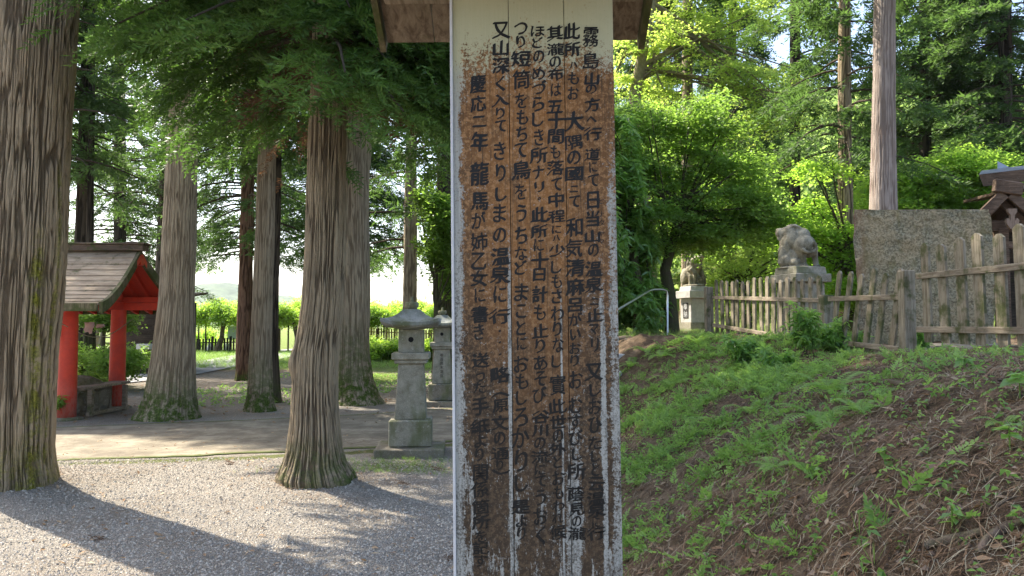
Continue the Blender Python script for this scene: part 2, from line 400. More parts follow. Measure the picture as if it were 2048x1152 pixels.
gras = np.maximum(gras, .35 * sstep(.3, 1.2, XX - toeX) * (1 - sstep(1.3, 2.4, XX - toeX)) * sstep(3.5, 5, YY))
moss = .85 * np.exp(-((YY - ynear + .28) / .22) ** 2) * (XX < .4) + .4 * np.exp(-((YY - yfar - .2) / .2) ** 2) * (XX < .3)
moss = np.maximum(moss, .7 * np.exp(-((XX + 1.25) ** 2 / .8 + (YY - 8.4) ** 2 / .6)))
moss = np.maximum(moss, .5 * np.exp(-((XX + 1.9) ** 2 + (YY - 7.3) ** 2) / .35))
ny, nx = XX.shape
idx = np.arange(ny * nx).reshape(ny, nx)
FQ = np.stack([idx[:-1, :-1], idx[:-1, 1:], idx[1:, 1:], idx[1:, :-1]], -1).reshape(-1, 4)
g = mk('ground', np.stack([XX, YY, ZZ], -1).reshape(-1, 3), FQ, M['ground'], None, True,
       {'gravel': grav.reshape(-1), 'grass': gras.reshape(-1), 'moss': moss.reshape(-1)})
tag(g, kind='structure')
# concrete path with a mossy edge
def path_strip():
    xx = np.arange(-13, .55, .12); rows = 14; V = []; ed = []
    yn = np.interp(xx, ne[:, 0], ne[:, 1]) + .35 * (fbm(xx * 2, xx * 0, 3, 4) - .5); yf = np.interp(xx, fe[:, 0], fe[:, 1])
    for j in range(-1, rows + 2):
        t = np.clip(j, 0, rows) / rows; yy = yn + (yf - yn) * t
        z = np.where((j < 0) | (j > rows), -.10, .014 + .0 * xx) + (.008 * (fbm(xx * 2, yy * 2, 3, 8) - .5))
        V.append(np.stack([xx, yy, z], -1)); dd = np.minimum((yy - yn), (yf - yy)); ed.append(1 - sstep(0, .22, dd))
    V = np.array(V); a, b = V.shape[:2]; ix = np.arange(a * b).reshape(a, b)
    Fq = np.stack([ix[:-1, :-1], ix[:-1, 1:], ix[1:, 1:], ix[1:, :-1]], -1).reshape(-1, 4)
    return mk('path', V.reshape(-1, 3), Fq, M['path'], None, False, {'edge': np.array(ed).reshape(-1)})
tag(path_strip(), kind='structure')
def sheet(name, pix, z, mat, zt=None):
    pts = [(*G(p, q, z), z) for p, q in pix]
    return tag(mk(name, pts, [tuple(range(len(pts)))], mat), kind='structure')
sheet('lane', [(60, 768), (230, 768), (330, 757), (400, 747), (470, 733), (545, 722), (600, 708), (660, 703), (660, 697), (590, 697), (500, 704), (400, 722), (300, 716), (180, 722), (60, 726)], .03, M['asphalt'])

# ------------------------------------------------------------------ foliage
RG = np.random.default_rng(7)
def leaf(L, W, fold=0.0):
    """Rhombic leaf along +x as one quad."""
    return np.array([(0, 0, 0), (L * .45, W / 2, fold), (L, 0, -fold * .5), (L * .45, -W / 2, fold)])
def spray_tpl(n=12, L=.34, leafL=.12, w=.022, jit=.25, seed=0):
    r = np.random.default_rng(seed); V = []; 
    for i in range(n):
        t = (i + .5) / n
        for sd in (-1, 1):
            a = math.radians(r.uniform(35, 62)) * sd; ll = leafL * (1.15 - .75 * t) * r.uniform(.7, 1.2)
            lf = leaf(ll, w * r.uniform(.8, 1.3))
            c, s = math.cos(a), math.sin(a); R = np.array([(c, -s, 0), (s, c, 0), (0, 0, 1)])
            b = r.uniform(-jit, jit) * 2; Rz = np.array([(math.cos(b), 0, -math.sin(b)), (0, 1, 0), (math.sin(b), 0, math.cos(b))])
            rl = r.uniform(-1, 1); Rx = np.array([(1, 0, 0), (0, math.cos(rl), -math.sin(rl)), (0, math.sin(rl), math.cos(rl))])
            V.append(lf @ Rx.T @ Rz.T @ R.T + np.array((L * t, 0, -.25 * L * t * t)))
    V.append(leaf(leafL * .8, w) + np.array((L, 0, -.25 * L)))
    return np.concatenate(V)
def maple_tpl(n=14, R=.26, L=.085, W=.075, seed=1, flat=.25):
    r = np.random.default_rng(seed); V = []
    for i in range(n):
        a = r.uniform(0, 2 * math.pi); q = R * math.sqrt(r.uniform(0, 1)); lf = leaf(L * r.uniform(.7, 1.25), W * r.uniform(.7, 1.2), .008)
        b = r.uniform(0, 2 * math.pi); t1, t2 = r.normal(0, flat * 1.6, 2)
        Rm = np.array(Matrix.Rotation(b, 3, 'Z') @ Matrix.Rotation(t1, 3, 'Y') @ Matrix.Rotation(t2, 3, 'X'))
        V.append(lf @ Rm.T + np.array((q * math.cos(a), q * math.sin(a), r.normal(0, .05))))
    return np.concatenate(V)
def broad_tpl(n=9, L=.12, W=.04, seed=2, droop=.8):
    r = np.random.default_rng(seed); V = []
    for i in range(n):
        a = 2 * math.pi * i / n + r.uniform(-.3, .3); d = r.uniform(.1, droop)
        Rm = np.array(Matrix.Rotation(a, 3, 'Z') @ Matrix.Rotation(d, 3, 'Y') @ Matrix.Rotation(r.uniform(-.5, .5), 3, 'X'))
        V.append(leaf(L * r.uniform(.7, 1.2), W * r.uniform(.8, 1.2), .01) @ Rm.T + np.array((0, 0, r.uniform(-.06, .06))))
    return np.concatenate(V)
TP = {'cedar': [spray_tpl(13, .36, .13, .020, .3, k) for k in range(4)],
      'cedar_mid': [spray_tpl(8, .46, .18, .036, .35, 10 + k) for k in range(4)],
      'cedar_far': [spray_tpl(5, .60, .26, .075, .4, 20 + k) for k in range(4)],
      'maple': [maple_tpl(14, .26, .085, .07, 30 + k) for k in range(4)],
      'maple_far': [maple_tpl(11, .42, .15, .13, 40 + k) for k in range(4)],
      'huge': [maple_tpl(9, .95, .42, .36, 45 + k, .4) for k in range(4)],
      'broad': [broad_tpl(9, .13, .042, 50 + k) for k in range(4)],
      'small': [broad_tpl(6, .055, .028, 60 + k, .5) for k in range(4)]}
def scatter(tpls, pos, dr, sc, rnd, upv=None, rn=None):
    """Copies of leaf templates at pos, their +x along dr; returns vertices, quads and the colour value."""
    r = rn or RG; N = len(pos); pos = np.asarray(pos); dr = np.asarray(dr, float)
    dr = dr / (np.linalg.norm(dr, axis=1, keepdims=True) + 1e-9)
    up = np.tile((0, 0, 1.0), (N, 1)) if upv is None else np.asarray(upv, float)
    up = up + r.normal(0, .25, (N, 3))
    sd = np.cross(up, dr); sd /= (np.linalg.norm(sd, axis=1, keepdims=True) + 1e-9); u = np.cross(dr, sd)
    which = r.integers(0, len(tpls), N); Vs = []; Rs = []
    for k, t in enumerate(tpls):
        q = np.where(which == k)[0]
        if not len(q): continue
        s = np.asarray(sc)[q][:, None, None] if np.ndim(sc) else sc
        B = np.stack([dr[q], sd[q], u[q]], 1)
        Vs.append((np.einsum('vk,nkj->nvj', t, B) * s + pos[q][:, None, :]).reshape(-1, 3))
        nl = len(t) // 4
        rr = np.clip(np.repeat(np.asarray(rnd)[q], nl) + r.normal(0, .16, len(q) * nl), 0, 1); Rs.append(np.repeat(rr, 4))
    V = np.concatenate(Vs); return V, np.arange(len(V)).reshape(-1, 4), np.concatenate(Rs)
def merge(parts):
    V = np.concatenate([p[0] for p in parts]); R = np.concatenate([p[2] for p in parts])
    return V, np.arange(len(V)).reshape(-1, 4), R
def foliage(name, part, mat, parent, local=False):
    V, Fq, R = part
    return mk(name, V, Fq, mat, parent, False, {'rnd': R}, local)

def conifer(base, zlo, zhi, rlo, rhi, nb, ns, tpl, scale, seed, droop=.55, azr=None, side=.5, limb_r=.035, zpow=1.0, hang=.35):
    r = np.random.default_rng(seed); pos = []; dr = []; rd = []; limbs = MB(); sc = []
    for b in range(nb):
        f = ((b + r.uniform()) / nb) ** zpow; z0 = zlo + (zhi - zlo) * f
        az = r.uniform(*azr) if azr else r.uniform(0, 2 * math.pi)
        L = (rlo + (rhi - rlo) * f) * r.uniform(.65, 1.15)
        d = np.array((math.cos(az), math.sin(az), 0)); sidev = np.array((-d[1], d[0], 0))
        c0 = np.array((*base(z0), z0)) if callable(base) else np.array((base[0], base[1], z0))
        cur = lambda t: c0 + d * L * t + np.array((0, 0, 1)) * (.15 * t - droop * t * t) * L * .6
        tt = np.linspace(0, 1, 5); limbs.tube([cur(t) for t in tt], [limb_r * (1 - .8 * t) * (.5 + L / 4) for t in tt], 5, False)
        k = ns
        t = r.uniform(.18, 1.0, k) ** .8; lat = r.normal(0, 1, k) * side * L * .28 * (1.1 - .6 * t)
        clr = r.uniform(0, 1)
        for i in range(k):
            p = cur(t[i]) + sidev * lat[i] + np.array((0, 0, -abs(lat[i]) * .35 - r.uniform(0, hang) * .5))
            pos.append(p); dr.append(d * 1.0 + sidev * np.sign(lat[i]) * r.uniform(.1, 1.0) + np.array((0, 0, -r.uniform(.0, .9))))
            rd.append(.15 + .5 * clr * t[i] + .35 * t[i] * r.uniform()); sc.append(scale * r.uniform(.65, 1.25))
    return scatter(tpl, np.array(pos), np.array(dr), np.array(sc), np.array(rd), rn=r), limbs
def blobs(bl, dens, tpl, scale, seed, layers=.35, hollow=.45, tilt=.35, droop=0.0):
    """bl: list of (centre, radii); foliage spread through each ellipsoid, thinned by noise so that gaps show."""
    r = np.random.default_rng(seed); parts = []
    for c, rad in bl:
        c = np.array(c); rad = np.array(rad); n = int(dens * (rad[0] * rad[2] + rad[0] * rad[1] + rad[1] * rad[2]))
        u = r.normal(0, 1, (n * 2, 3)); u /= np.linalg.norm(u, axis=1, keepdims=True)
        q = hollow + (1 - hollow) * r.uniform(0, 1, n * 2) ** .6
        wob = .75 + .5 * noise2(u[:, 0] * 2.3 + 9, u[:, 2] * 2.3 + u[:, 1] * 1.9 + 5, seed)
        p = c + u * (q * wob)[:, None] * rad
        if layers: p[:, 2] = np.round(p[:, 2] / layers + .35 * noise2(p[:, 0], p[:, 1], 3)) * layers + r.normal(0, .06 + .04 * layers, len(p)) - layers * .35 * noise2(p[:, 0], p[:, 1], 3)
        keep = noise2(p[:, 0] * 1.3 / max(.5, rad[0] * .6) * 1.2, p[:, 2] * 1.7 + p[:, 1], seed + 3) > .42
        if rad[0] < .3: keep[:] = True
        p = p[keep][:n]; u = u[keep][:n]
        if not len(p): continue
        d = u * np.array((1, 1, .3)) + r.normal(0, .5, p.shape) * np.array((1, 1, .2)); d[:, 2] -= droop
        up = np.array((0, 0, 1.0)) + u * tilt
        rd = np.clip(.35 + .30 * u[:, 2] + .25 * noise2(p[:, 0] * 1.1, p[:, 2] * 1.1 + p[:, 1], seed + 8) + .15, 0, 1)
        parts.append(scatter(tpl, p, d, scale * r.uniform(.7, 1.25, len(p)), rd, up, r))
    return merge(parts)

# ------------------------------------------------------------------ trees
def trunk(name_mat, D, prof, Htop, seg=48, amp=.008, strip=.03, moss_h=.6, moss_k=1.0, lobes=.12, parent=None, nz=90, top_r=.35, extra=None, z_base=None, seed=0, streak=None):
    rows = sorted([(P((l + r) / 2, py, D)[2], P((l + r) / 2, py, D)[0], (r - l) / 2 / F * D) for py, l, r in prof])
    z0 = rows[0][0]; zt = rows[-1][0]
    sl = (rows[-1][1] - rows[max(0, len(rows) - 3)][1]) / max(.1, (rows[-1][0] - rows[max(0, len(rows) - 3)][0]))
    sl = float(np.clip(sl, -.03, .03))
    rows = [(z0 - .25, rows[0][1], rows[0][2] * 1.12)] + rows + [(Htop, rows[-1][1] + sl * (Htop - zt), rows[-1][2] * top_r)]
    rz, rx, rr = np.array(rows).T
    zs = np.concatenate([np.linspace(z0 - .25, min(zt + .3, Htop), nz), np.linspace(min(zt + .3, Htop), Htop, 14)[1:]])
    th = np.linspace(0, 2 * math.pi, seg, endpoint=False); TH, Zg = np.meshgrid(th, zs)
    xc = np.interp(Zg, rz, rx); R = np.interp(Zg, rz, rr)
    rmean = float(np.median(rr)); K = max(8, int(2 * math.pi * rmean / strip)); K2 = max(4, K // 3)
    u = TH / (2 * math.pi)
    wv = fbm(u * K2 / 1.0, Zg * 1.3, 2, seed + 50) - .4; wv = (noise2(u * K2, Zg * 1.6, seed + 50, K2) - .5) * 1.6
    K = max(8, int(K * 1.3))
    q1 = np.abs(2 * noise2(u * K + wv * .5, Zg * 1.7 + 3, seed + 1, K) - 1); q2 = np.abs(2 * noise2(u * K * 2, Zg * 3.4, seed + 2, K * 2) - 1)
    b = noise2(u * K * 3, Zg * 14.0, seed + 4, K * 3)
    rg = np.clip(sstep(.02, .42, q1) * (.55 + .45 * sstep(.0, .35, q2)) * (.75 + .35 * b), 0, 1)
    low = np.exp(-np.clip(Zg - z0, 0, 99) / .2)
    R2 = R + amp * (rg - .5) * 2 + R * lobes * low * (np.sin(TH * 5 + seed) + .6 * np.sin(TH * 8 + seed * 2 + 1)) + .025 * R / .3 * (noise2(u * 6, Zg * .9, seed + 7, 6) - .5) * 2
    if extra is not None: R2 = R2 + extra(TH, Zg)
    V = np.stack([xc + R2 * np.cos(TH), D + R2 * np.sin(TH), Zg], -1)
    mo = np.clip(1.25 - (Zg - z0) / max(.05, moss_h), 0, 1) * moss_k * (.55 + .9 * noise2(u * 5, Zg * 1.5, seed + 9, 5))
    if streak is not None: mo = np.maximum(mo, streak(TH, Zg, u))
    n0, n1 = V.shape[:2]; ix = np.arange(n0 * n1).reshape(n0, n1); nx_ = np.roll(ix, -1, 1)
    Fq = np.stack([ix[:-1], nx_[:-1], nx_[1:], ix[1:]], -1).reshape(-1, 4)
    o = mk('trunk', V.reshape(-1, 3), Fq, M[name_mat], parent, True, {'ridge': rg.reshape(-1), 'moss': np.clip(mo, 0, 1).reshape(-1)})
    return (lambda z: (float(np.interp(z, rz, rx)), D)), o
def tree_root(name, label, cat, D, prof, group=None):
    py, l, r = max(prof); p = P((l + r) / 2, py, D)
    return thing(name, label, cat, (float(p[0]), D, float(p[2])), group=group)
GC = 'cedar trees of the shrine grove'
def cedar(label, D, prof, mat, Htop=17, trunk_kw=None, crown=None, name='cedar_tree', dead=0, cmat='cedar_dim', group=GC):
    root = tree_root(name, label, 'tree', D, prof, group)
    ax, o = trunk(mat, D, prof, Htop, parent=root, **(trunk_kw or {}))
    if crown:
        fo, lb = conifer(ax, **crown)
        foliage('crown', fo, M[cmat], root); lb.build('limbs', M['limb'], root, True, {'ridge': np.full(lb.n, .5), 'moss': np.zeros(lb.n)})
    return root, ax
CF = TP['cedar_far']; CM = TP['cedar_mid']
# near left trunk
def t1_streak(TH, Z, u):
    a = np.exp(-((np.mod(TH, 2 * math.pi) - 5.72 - .06 * np.sin(Z * 2)) / (.13 + .05 * (2.4 - Z))) ** 2) * (1 - sstep(2.1, 2.7, Z))
    b = .8 * np.exp(-((np.mod(TH, 2 * math.pi) - 6.15) / .07) ** 2) * (1 - sstep(2.9, 3.3, Z))
    return np.clip(np.maximum(a, b), 0, 1) * (.35 + .9 * noise2(u * 40, Z * 1.2, 31, 40))
def t1_extra(TH, Z):
    k = np.exp(-((np.mod(TH, 2 * math.pi) - 5.25) / .07) ** 2) * np.clip((2.6 - Z) / 2.0, 0, 1)
    return -.05 * k
cedar('broad cedar trunk at the left edge with a yellow-green algae streak', 7.2,
      [(985, -60, 112), (960, -50, 107), (935, -48, 102), (900, -46, 99), (800, -46, 101), (700, -44, 105), (600, -40, 113), (500, -34, 119), (400, -28, 125), (300, -22, 130), (200, -15, 135), (100, -9, 141), (0, 0, 147)],
      'bark_algae', 19, dict(seg=640, nz=700, amp=.016, strip=.024, moss_h=.55, moss_k=.55, lobes=.04, extra=t1_extra, streak=t1_streak, seed=3),
      dict(zlo=7.5, zhi=18, rlo=2.7, rhi=1.2, nb=80, ns=40, tpl=CF, scale=1.15, seed=11))
# front cedar with burl
def burl(TH, Z):
    zb = P(0, 725, 7.4)[2]
    return .045 * np.exp(-((Z - zb) / .12) ** 2) * np.exp(-((np.mod(TH, 2 * math.pi) - 3.4) / .55) ** 2)
t4, ax4 = cedar('cedar with deeply ridged bark and dark low boughs beside the stone lanterns', 7.4,
      [(972, 566, 712), (950, 562, 706), (925, 572, 690), (900, 579, 684), (850, 585, 678), (800, 587, 675), (740, 590, 675), (700, 592, 677), (650, 601, 681), (600, 607, 684), (500, 613, 687), (400, 615, 690), (300, 618, 690), (200, 622, 690), (100, 625, 688)],
      'bark', 17, dict(seg=560, nz=700, amp=.012, strip=.018, moss_h=.45, moss_k=.8, lobes=.05, extra=burl, seed=5), None)
parts = []
f1, l1 = conifer(ax4, zlo=4.0, zhi=7.6, rlo=1.9, rhi=2.4, nb=84, ns=95, tpl=TP['cedar'], scale=.82, seed=21, droop=.8, hang=.45, side=.8, azr=(math.pi * .72, math.pi * 2.3))
f2, l2 = conifer(ax4, zlo=7.5, zhi=16.5, rlo=3.0, rhi=1.0, nb=70, ns=40, tpl=CF, scale=1.0, seed=22)
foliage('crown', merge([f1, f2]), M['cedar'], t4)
l1.add(np.concatenate(l2.v), l2.f); l1.build('limbs', M['limb'], t4, True, {'ridge': np.full(l1.n, .5), 'moss': np.zeros(l1.n)})
fd, ld = conifer(ax4, zlo=4.2, zhi=6.4, rlo=1.2, rhi=1.6, nb=26, ns=26, tpl=TP['cedar'], scale=.7, seed=23, droop=1.2, hang=.6)
foliage('dead_sprays', fd, M['dead'], t4)
T2 = [(830, 274, 394), (815, 284, 390), (790, 292, 387), (760, 297, 386), (700, 306, 386), (600, 318, 387), (400, 330, 391), (220, 339, 397), (100, 345, 399)]
cedar('straight tall cedar with a mossy flared base just right of the red pavilion', 12.8, T2, 'bark_grey', 19,
      dict(seg=300, nz=320, amp=.005, strip=.020, moss_h=.65, moss_k=1.1, lobes=.03, seed=8),
      dict(zlo=6.3, zhi=18, rlo=1.9, rhi=.7, nb=84, ns=40, tpl=CM, scale=.95, seed=31, droop=.7))
cedar('slender cedar with lichen-flecked bark and a mossy foot, third trunk left of the ridged cedar', 13.9,
      [(822, 487, 550), (805, 491, 546), (790, 495, 545), (700, 502, 543), (500, 509, 547), (300, 517, 551), (100, 524, 555)], 'bark_grey', 17,
      dict(seg=260, nz=300, amp=.004, strip=.018, lobes=.06, moss_h=1.0, moss_k=.95, seed=9),
      dict(zlo=5.0, zhi=16, rlo=1.9, rhi=.6, nb=70, ns=34, tpl=CM, scale=1.0, seed=32, droop=.7))
cedar('dark thin cedar trunk directly behind the slender lichen-flecked cedar', 15.4,
      [(806, 534, 562), (700, 536, 556), (500, 540, 559), (300, 544, 563), (100, 548, 565)], 'bark_dark', 16,
      dict(seg=60, nz=90, moss_h=.5, seed=10), dict(zlo=5.6, zhi=15, rlo=2.0, rhi=.6, nb=50, ns=30, tpl=CM, scale=1.1, seed=33))
cedar('reddish-brown cedar trunk standing by the far lane left of the slender cedars', 21.5,
      [(764, 469, 510), (750, 471, 508), (700, 473, 506), (600, 477, 505), (480, 480, 506), (300, 486, 508)], 'bark_warm', 17,
      dict(seg=80, nz=90, strip=.05, moss_h=.3, seed=12), dict(zlo=4.2, zhi=16, rlo=2.9, rhi=.7, nb=70, ns=34, tpl=CM, scale=1.0, seed=34, droop=.8))
cedar('stout cedar with thick bright moss on its base, just right of the ridged cedar', 15.2,
      [(810, 662, 770), (795, 668, 758), (760, 670, 747), (700, 671, 741), (600, 674, 739), (440, 668, 738), (300, 667, 741), (100, 668, 744)], 'bark_grey', 20,
      dict(seg=300, nz=300, amp=.005, strip=.022, moss_h=1.5, moss_k=1.15, lobes=.06, seed=13),
      dict(zlo=5.8, zhi=19, rlo=2.4, rhi=.7, nb=70, ns=30, tpl=CM, scale=1.0, seed=35))
cedar('shaded cedar trunk rising behind the nearer stone lantern', 22,
      [(735, 800, 840), (600, 806, 834), (400, 809, 834), (250, 812, 834)], 'bark_grey', 17,
      dict(seg=60, nz=80, strip=.05, moss_h=.5, seed=14), dict(zlo=3.9, zhi=16, rlo=3.0, rhi=.7, nb=54, ns=26, tpl=CM, scale=1.25, seed=36, droop=.5))
cedar('ivy-clad mossy cedar trunk behind the farther stone lantern', 18.5,
      [(775, 868, 915), (600, 872, 908), (300, 876, 906), (100, 880, 905)], 'bark_dark', 17,
      dict(seg=70, nz=80, strip=.05, moss_h=3.5, moss_k=.9, seed=15), dict(zlo=4.6, zhi=16, rlo=2.4, rhi=.7, nb=54, ns=24, tpl=CM, scale=1.2, seed=37))
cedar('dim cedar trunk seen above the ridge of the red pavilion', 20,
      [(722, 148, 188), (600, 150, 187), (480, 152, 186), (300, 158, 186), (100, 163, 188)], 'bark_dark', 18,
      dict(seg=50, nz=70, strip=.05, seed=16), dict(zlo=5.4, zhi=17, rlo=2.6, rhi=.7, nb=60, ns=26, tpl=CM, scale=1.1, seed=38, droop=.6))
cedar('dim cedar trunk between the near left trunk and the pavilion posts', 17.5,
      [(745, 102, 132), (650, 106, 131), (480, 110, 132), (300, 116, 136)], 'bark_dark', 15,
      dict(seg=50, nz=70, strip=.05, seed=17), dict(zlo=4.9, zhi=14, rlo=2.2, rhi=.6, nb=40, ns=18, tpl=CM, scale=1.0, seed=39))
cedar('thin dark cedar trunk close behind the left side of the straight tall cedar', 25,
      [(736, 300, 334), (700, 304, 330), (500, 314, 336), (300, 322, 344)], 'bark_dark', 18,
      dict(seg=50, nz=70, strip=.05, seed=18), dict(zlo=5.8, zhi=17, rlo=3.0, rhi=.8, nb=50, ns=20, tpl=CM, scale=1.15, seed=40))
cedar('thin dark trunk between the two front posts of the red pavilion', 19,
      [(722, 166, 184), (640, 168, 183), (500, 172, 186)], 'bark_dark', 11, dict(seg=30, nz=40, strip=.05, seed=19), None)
# farther grove trees out of the left background and above the frame
for i, (px, D, zl, lab) in enumerate(((240, 30, 3.6, 'hazy cedar crown in the gap left of the straight tall cedar'), (492, 34, 4.8, 'distant cedar directly behind the reddish-brown cedar trunk'),
        (648, 31, 4.9, 'distant cedar hidden behind the ridged cedar, its boughs in the gap beside it'), (712, 33, 4.6, 'distant cedar behind the stout mossy cedar, its boughs reaching towards the lantern'),
        (20, 19, 6.0, 'cedar hidden behind the broad left trunk with boughs over the pavilion'))):
    w_ = .24 / D * F
    cedar(lab, D, [(650 + 1.6 / D * F, px - w_ * 1.2, px + w_ * 1.2), (600, px - w_, px + w_), (300, px - w_ * .9, px + w_ * .9)], 'bark_dark', 19,
          dict(seg=30, nz=30, strip=.06, seed=60 + i), dict(zlo=zl, zhi=18.5, rlo=3.3, rhi=.8, nb=160, ns=32, tpl=CM, scale=1.2, seed=70 + i, droop=.5))
# right side conifers
cedar('pale straight cypress trunk rising behind the standing stone slab', 15,
      [(705, 1732, 1800), (690, 1735, 1797), (418, 1741, 1793), (200, 1745, 1789), (0, 1750, 1788)], 'bark_pale', 18,
      dict(seg=140, nz=160, amp=.005, strip=.03, moss_h=.2, seed=81), dict(zlo=8.6, zhi=17, rlo=2.2, rhi=.6, nb=46, ns=26, tpl=CM, scale=1.1, seed=82), name='cypress_tree')
cedar('brown cedar trunk left of the pale cypress with drooping boughs', 18,
      [(690, 1672, 1712), (660, 1676, 1708), (440, 1677, 1706), (300, 1677, 1702), (0, 1678, 1700)], 'bark', 17,
      dict(seg=90, nz=110, strip=.04, moss_h=.3, seed=83), dict(zlo=5.6, zhi=16, rlo=2.3, rhi=.7, nb=64, ns=30, tpl=CM, scale=1.05, seed=84, droop=.7))
for i, (px, D, zl, r0, lab) in enumerate(((1850, 25, 6.2, 3.2, 'dark cedar with dense boughs right of the pale cypress'), (2010, 23, 6.0, 3.4, 'dark cedar over the shrine roof at the right edge'),
        (1930, 30, 6.4, 3.6, 'darker cedar between the two dense right-hand cedars'), (1375, 25, 7.0, 2.6, 'cedar trunk rising behind the yellow-green camphor'), (1590, 27, 8.6, 3.2, 'feathery cedar against the sky left of the brown cedar trunk'),
        (1290, 31, 6.0, 3.6, 'cedar far behind the yellow-green camphor, at the left of its crown'), (1465, 33, 6.0, 3.8, 'cedar far behind the yellow-green camphor, at the right of its crown'))):
    w_ = .2 / D * F
    cedar(lab, D, [(650 + .2 / D * F, px - w_ * 1.3, px + w_ * 1.3), (500, px - w_, px + w_), (0, px - w_ * .85, px + w_ * .85)], 'bark_dark' if i != 3 else 'bark_grey', 18,
          dict(seg=40, nz=40, strip=.06, seed=90 + i), dict(zlo=zl, zhi=17.5, rlo=r0, rhi=.8, nb=50 if i in (3, 4) else 100, ns=24 if i in (3, 4) else 44, tpl=CM, scale=1.35, seed=95 + i, droop=.6), group='cedars on the shrine terrace')

def pads(bl, npad, per, tpl, scale, seed, rp=(.35, .8), droop=.25, th=.05):
    """Flat leaf layers set through each ellipsoid, as a maple carries its leaves."""
    r = np.random.default_rng(seed); P_, D_, U_, K_ = [], [], [], []
    for c, rad in bl:
        c = np.array(c); rad = np.array(rad); m = max(3, int(npad * (rad[0] * rad[2] + rad[0] * rad[1] * .5)))
        for _ in range(m):
            u = r.normal(0, 1, 3); u /= np.linalg.norm(u); q = r.uniform(.15, 1) ** .5 * r.uniform(.8, 1.15)
            pc = c + u * q * rad; R_ = r.uniform(*rp); out = np.array((u[0], u[1], 0)); tone = r.uniform(0, 1)
            k = int(per * R_ * R_ * r.uniform(.6, 1.3)) + 3
            a = r.uniform(0, 2 * np.pi, k); s = R_ * np.sqrt(r.uniform(0, 1, k)) * (1 + .35 * np.sin(a * 3 + tone * 9))
            ex = r.uniform(.55, 1.0); dx, dy = s * np.cos(a), s * np.sin(a) * ex
            dz = -droop * (dx * out[0] + dy * out[1]) - .30 * s * s / R_ + r.normal(0, th, k)
            P_.append(pc + np.stack([dx, dy, dz], -1)); D_.append(np.stack([np.cos(a), np.sin(a), -.25 + r.normal(0, .2, k)], -1))
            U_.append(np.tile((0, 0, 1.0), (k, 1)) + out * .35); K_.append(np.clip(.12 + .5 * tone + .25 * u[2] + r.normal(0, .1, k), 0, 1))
    p = np.concatenate(P_); return scatter(tpl, p, np.concatenate(D_), scale * r.uniform(.7, 1.25, len(p)), np.concatenate(K_), np.concatenate(U_), r)
def px_blobs(D, lst, depth=1.0):
    out = []
    for cx, cy, rx, ry in lst:
        p = P(cx, cy, D); k = D / F
        out.append((p + np.array((0, RG.uniform(-.5, .5), 0)), (rx * k, max(rx, ry) * k * depth, ry * k)))
    return out
def broadleaf(name, label, cat, D, tr, lst, mat, tpl, dens, scale, seed, bark='limb', limbs=True, depth=1.0, group=None, **kw):
    """tr: pixel polyline of the trunk (px, py, width px), bottom first."""
    p0 = P(tr[0][0], tr[0][1], D); root = thing(name, label, cat, tuple(float(q) for q in p0), group=group)
    pts = [P(a, b, D) for a, b, c in tr]; rad = [c / 2 / F * D for a, b, c in tr]
    pts[0][2] -= .2
    fine = []; fr = []
    for i in range(len(pts) - 1):
        for t in np.linspace(0, 1, 5)[:-1]: fine.append(pts[i] * (1 - t) + pts[i + 1] * t); fr.append(rad[i] * (1 - t) + rad[i + 1] * t)
    fine.append(pts[-1]); fr.append(rad[-1])
    mb = MB().tube(fine, fr, 12)
    mb.build('trunk', M[bark], root, True, {'ridge': np.full(mb.n, .55), 'moss': np.full(mb.n, .35)})
    bl = px_blobs(D, lst, depth)
    if limbs:
        r = np.random.default_rng(seed); lb = MB()
        for c, rad_ in bl:
            s = fine[int(len(fine) * r.uniform(.55, .98))]; c = np.array(c)
            for q in range(3):
                e = c + r.normal(0, .45, 3) * np.array(rad_); m1 = s * .6 + e * .4 + r.normal(0, .12, 3) + np.array((0, 0, .15)); m2 = s * .25 + e * .75 + r.normal(0, .12, 3)
                t = np.linspace(0, 1, 8)[:, None]
                pp = (1 - t) ** 3 * s + 3 * (1 - t) ** 2 * t * m1 + 3 * (1 - t) * t * t * m2 + t ** 3 * e
                lb.tube(pp, [fr[-1] * (.62 if q == 0 else .4) * (1 - .8 * k / 7) + .004 for k in range(8)], 6, False)
        lb.build('limbs', M[bark], root, True, {'ridge': np.full(lb.n, .5), 'moss': np.full(lb.n, .3)})
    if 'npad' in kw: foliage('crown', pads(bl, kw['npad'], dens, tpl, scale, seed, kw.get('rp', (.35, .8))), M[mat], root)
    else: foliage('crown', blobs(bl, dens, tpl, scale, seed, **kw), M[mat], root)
    return root
broadleaf('laurel_tree', 'glossy long-leaved evergreen bush close to the right side of the signboard', 'tree', 16.5,
    [(1278, 668, 26), (1280, 600, 22), (1262, 480, 16), (1250, 330, 9)],
    [(1262, 600, 62, 70), (1305, 615, 34, 48), (1250, 500, 62, 75), (1240, 390, 52, 80), (1222, 290, 44, 70), (1290, 470, 34, 50), (1180, 450, 60, 130), (1180, 560, 60, 90)],
    'laurel', TP['broad'], 190, 1.55, 101, layers=0, hollow=.45, droop=.25)
broadleaf('maple_tree', 'large green maple spreading over the path behind the left boar statue', 'tree', 17,
    [(1345, 668, 34), (1340, 600, 26), (1330, 540, 22), (1350, 470, 16), (1370, 380, 9)],
    [(1350, 290, 100, 75), (1440, 370, 115, 62), (1320, 420, 90, 60), (1515, 420, 78, 38), (1420, 235, 80, 50), (1545, 445, 40, 18), (1290, 240, 60, 60), (1450, 470, 90, 26), (1490, 325, 66, 40), (1370, 490, 90, 30), (1290, 350, 60, 50), (1400, 430, 80, 40), (1240, 300, 60, 60)],
    'maple', TP['maple'], 56, .95, 102, npad=16, rp=(.35, .8), depth=.7)
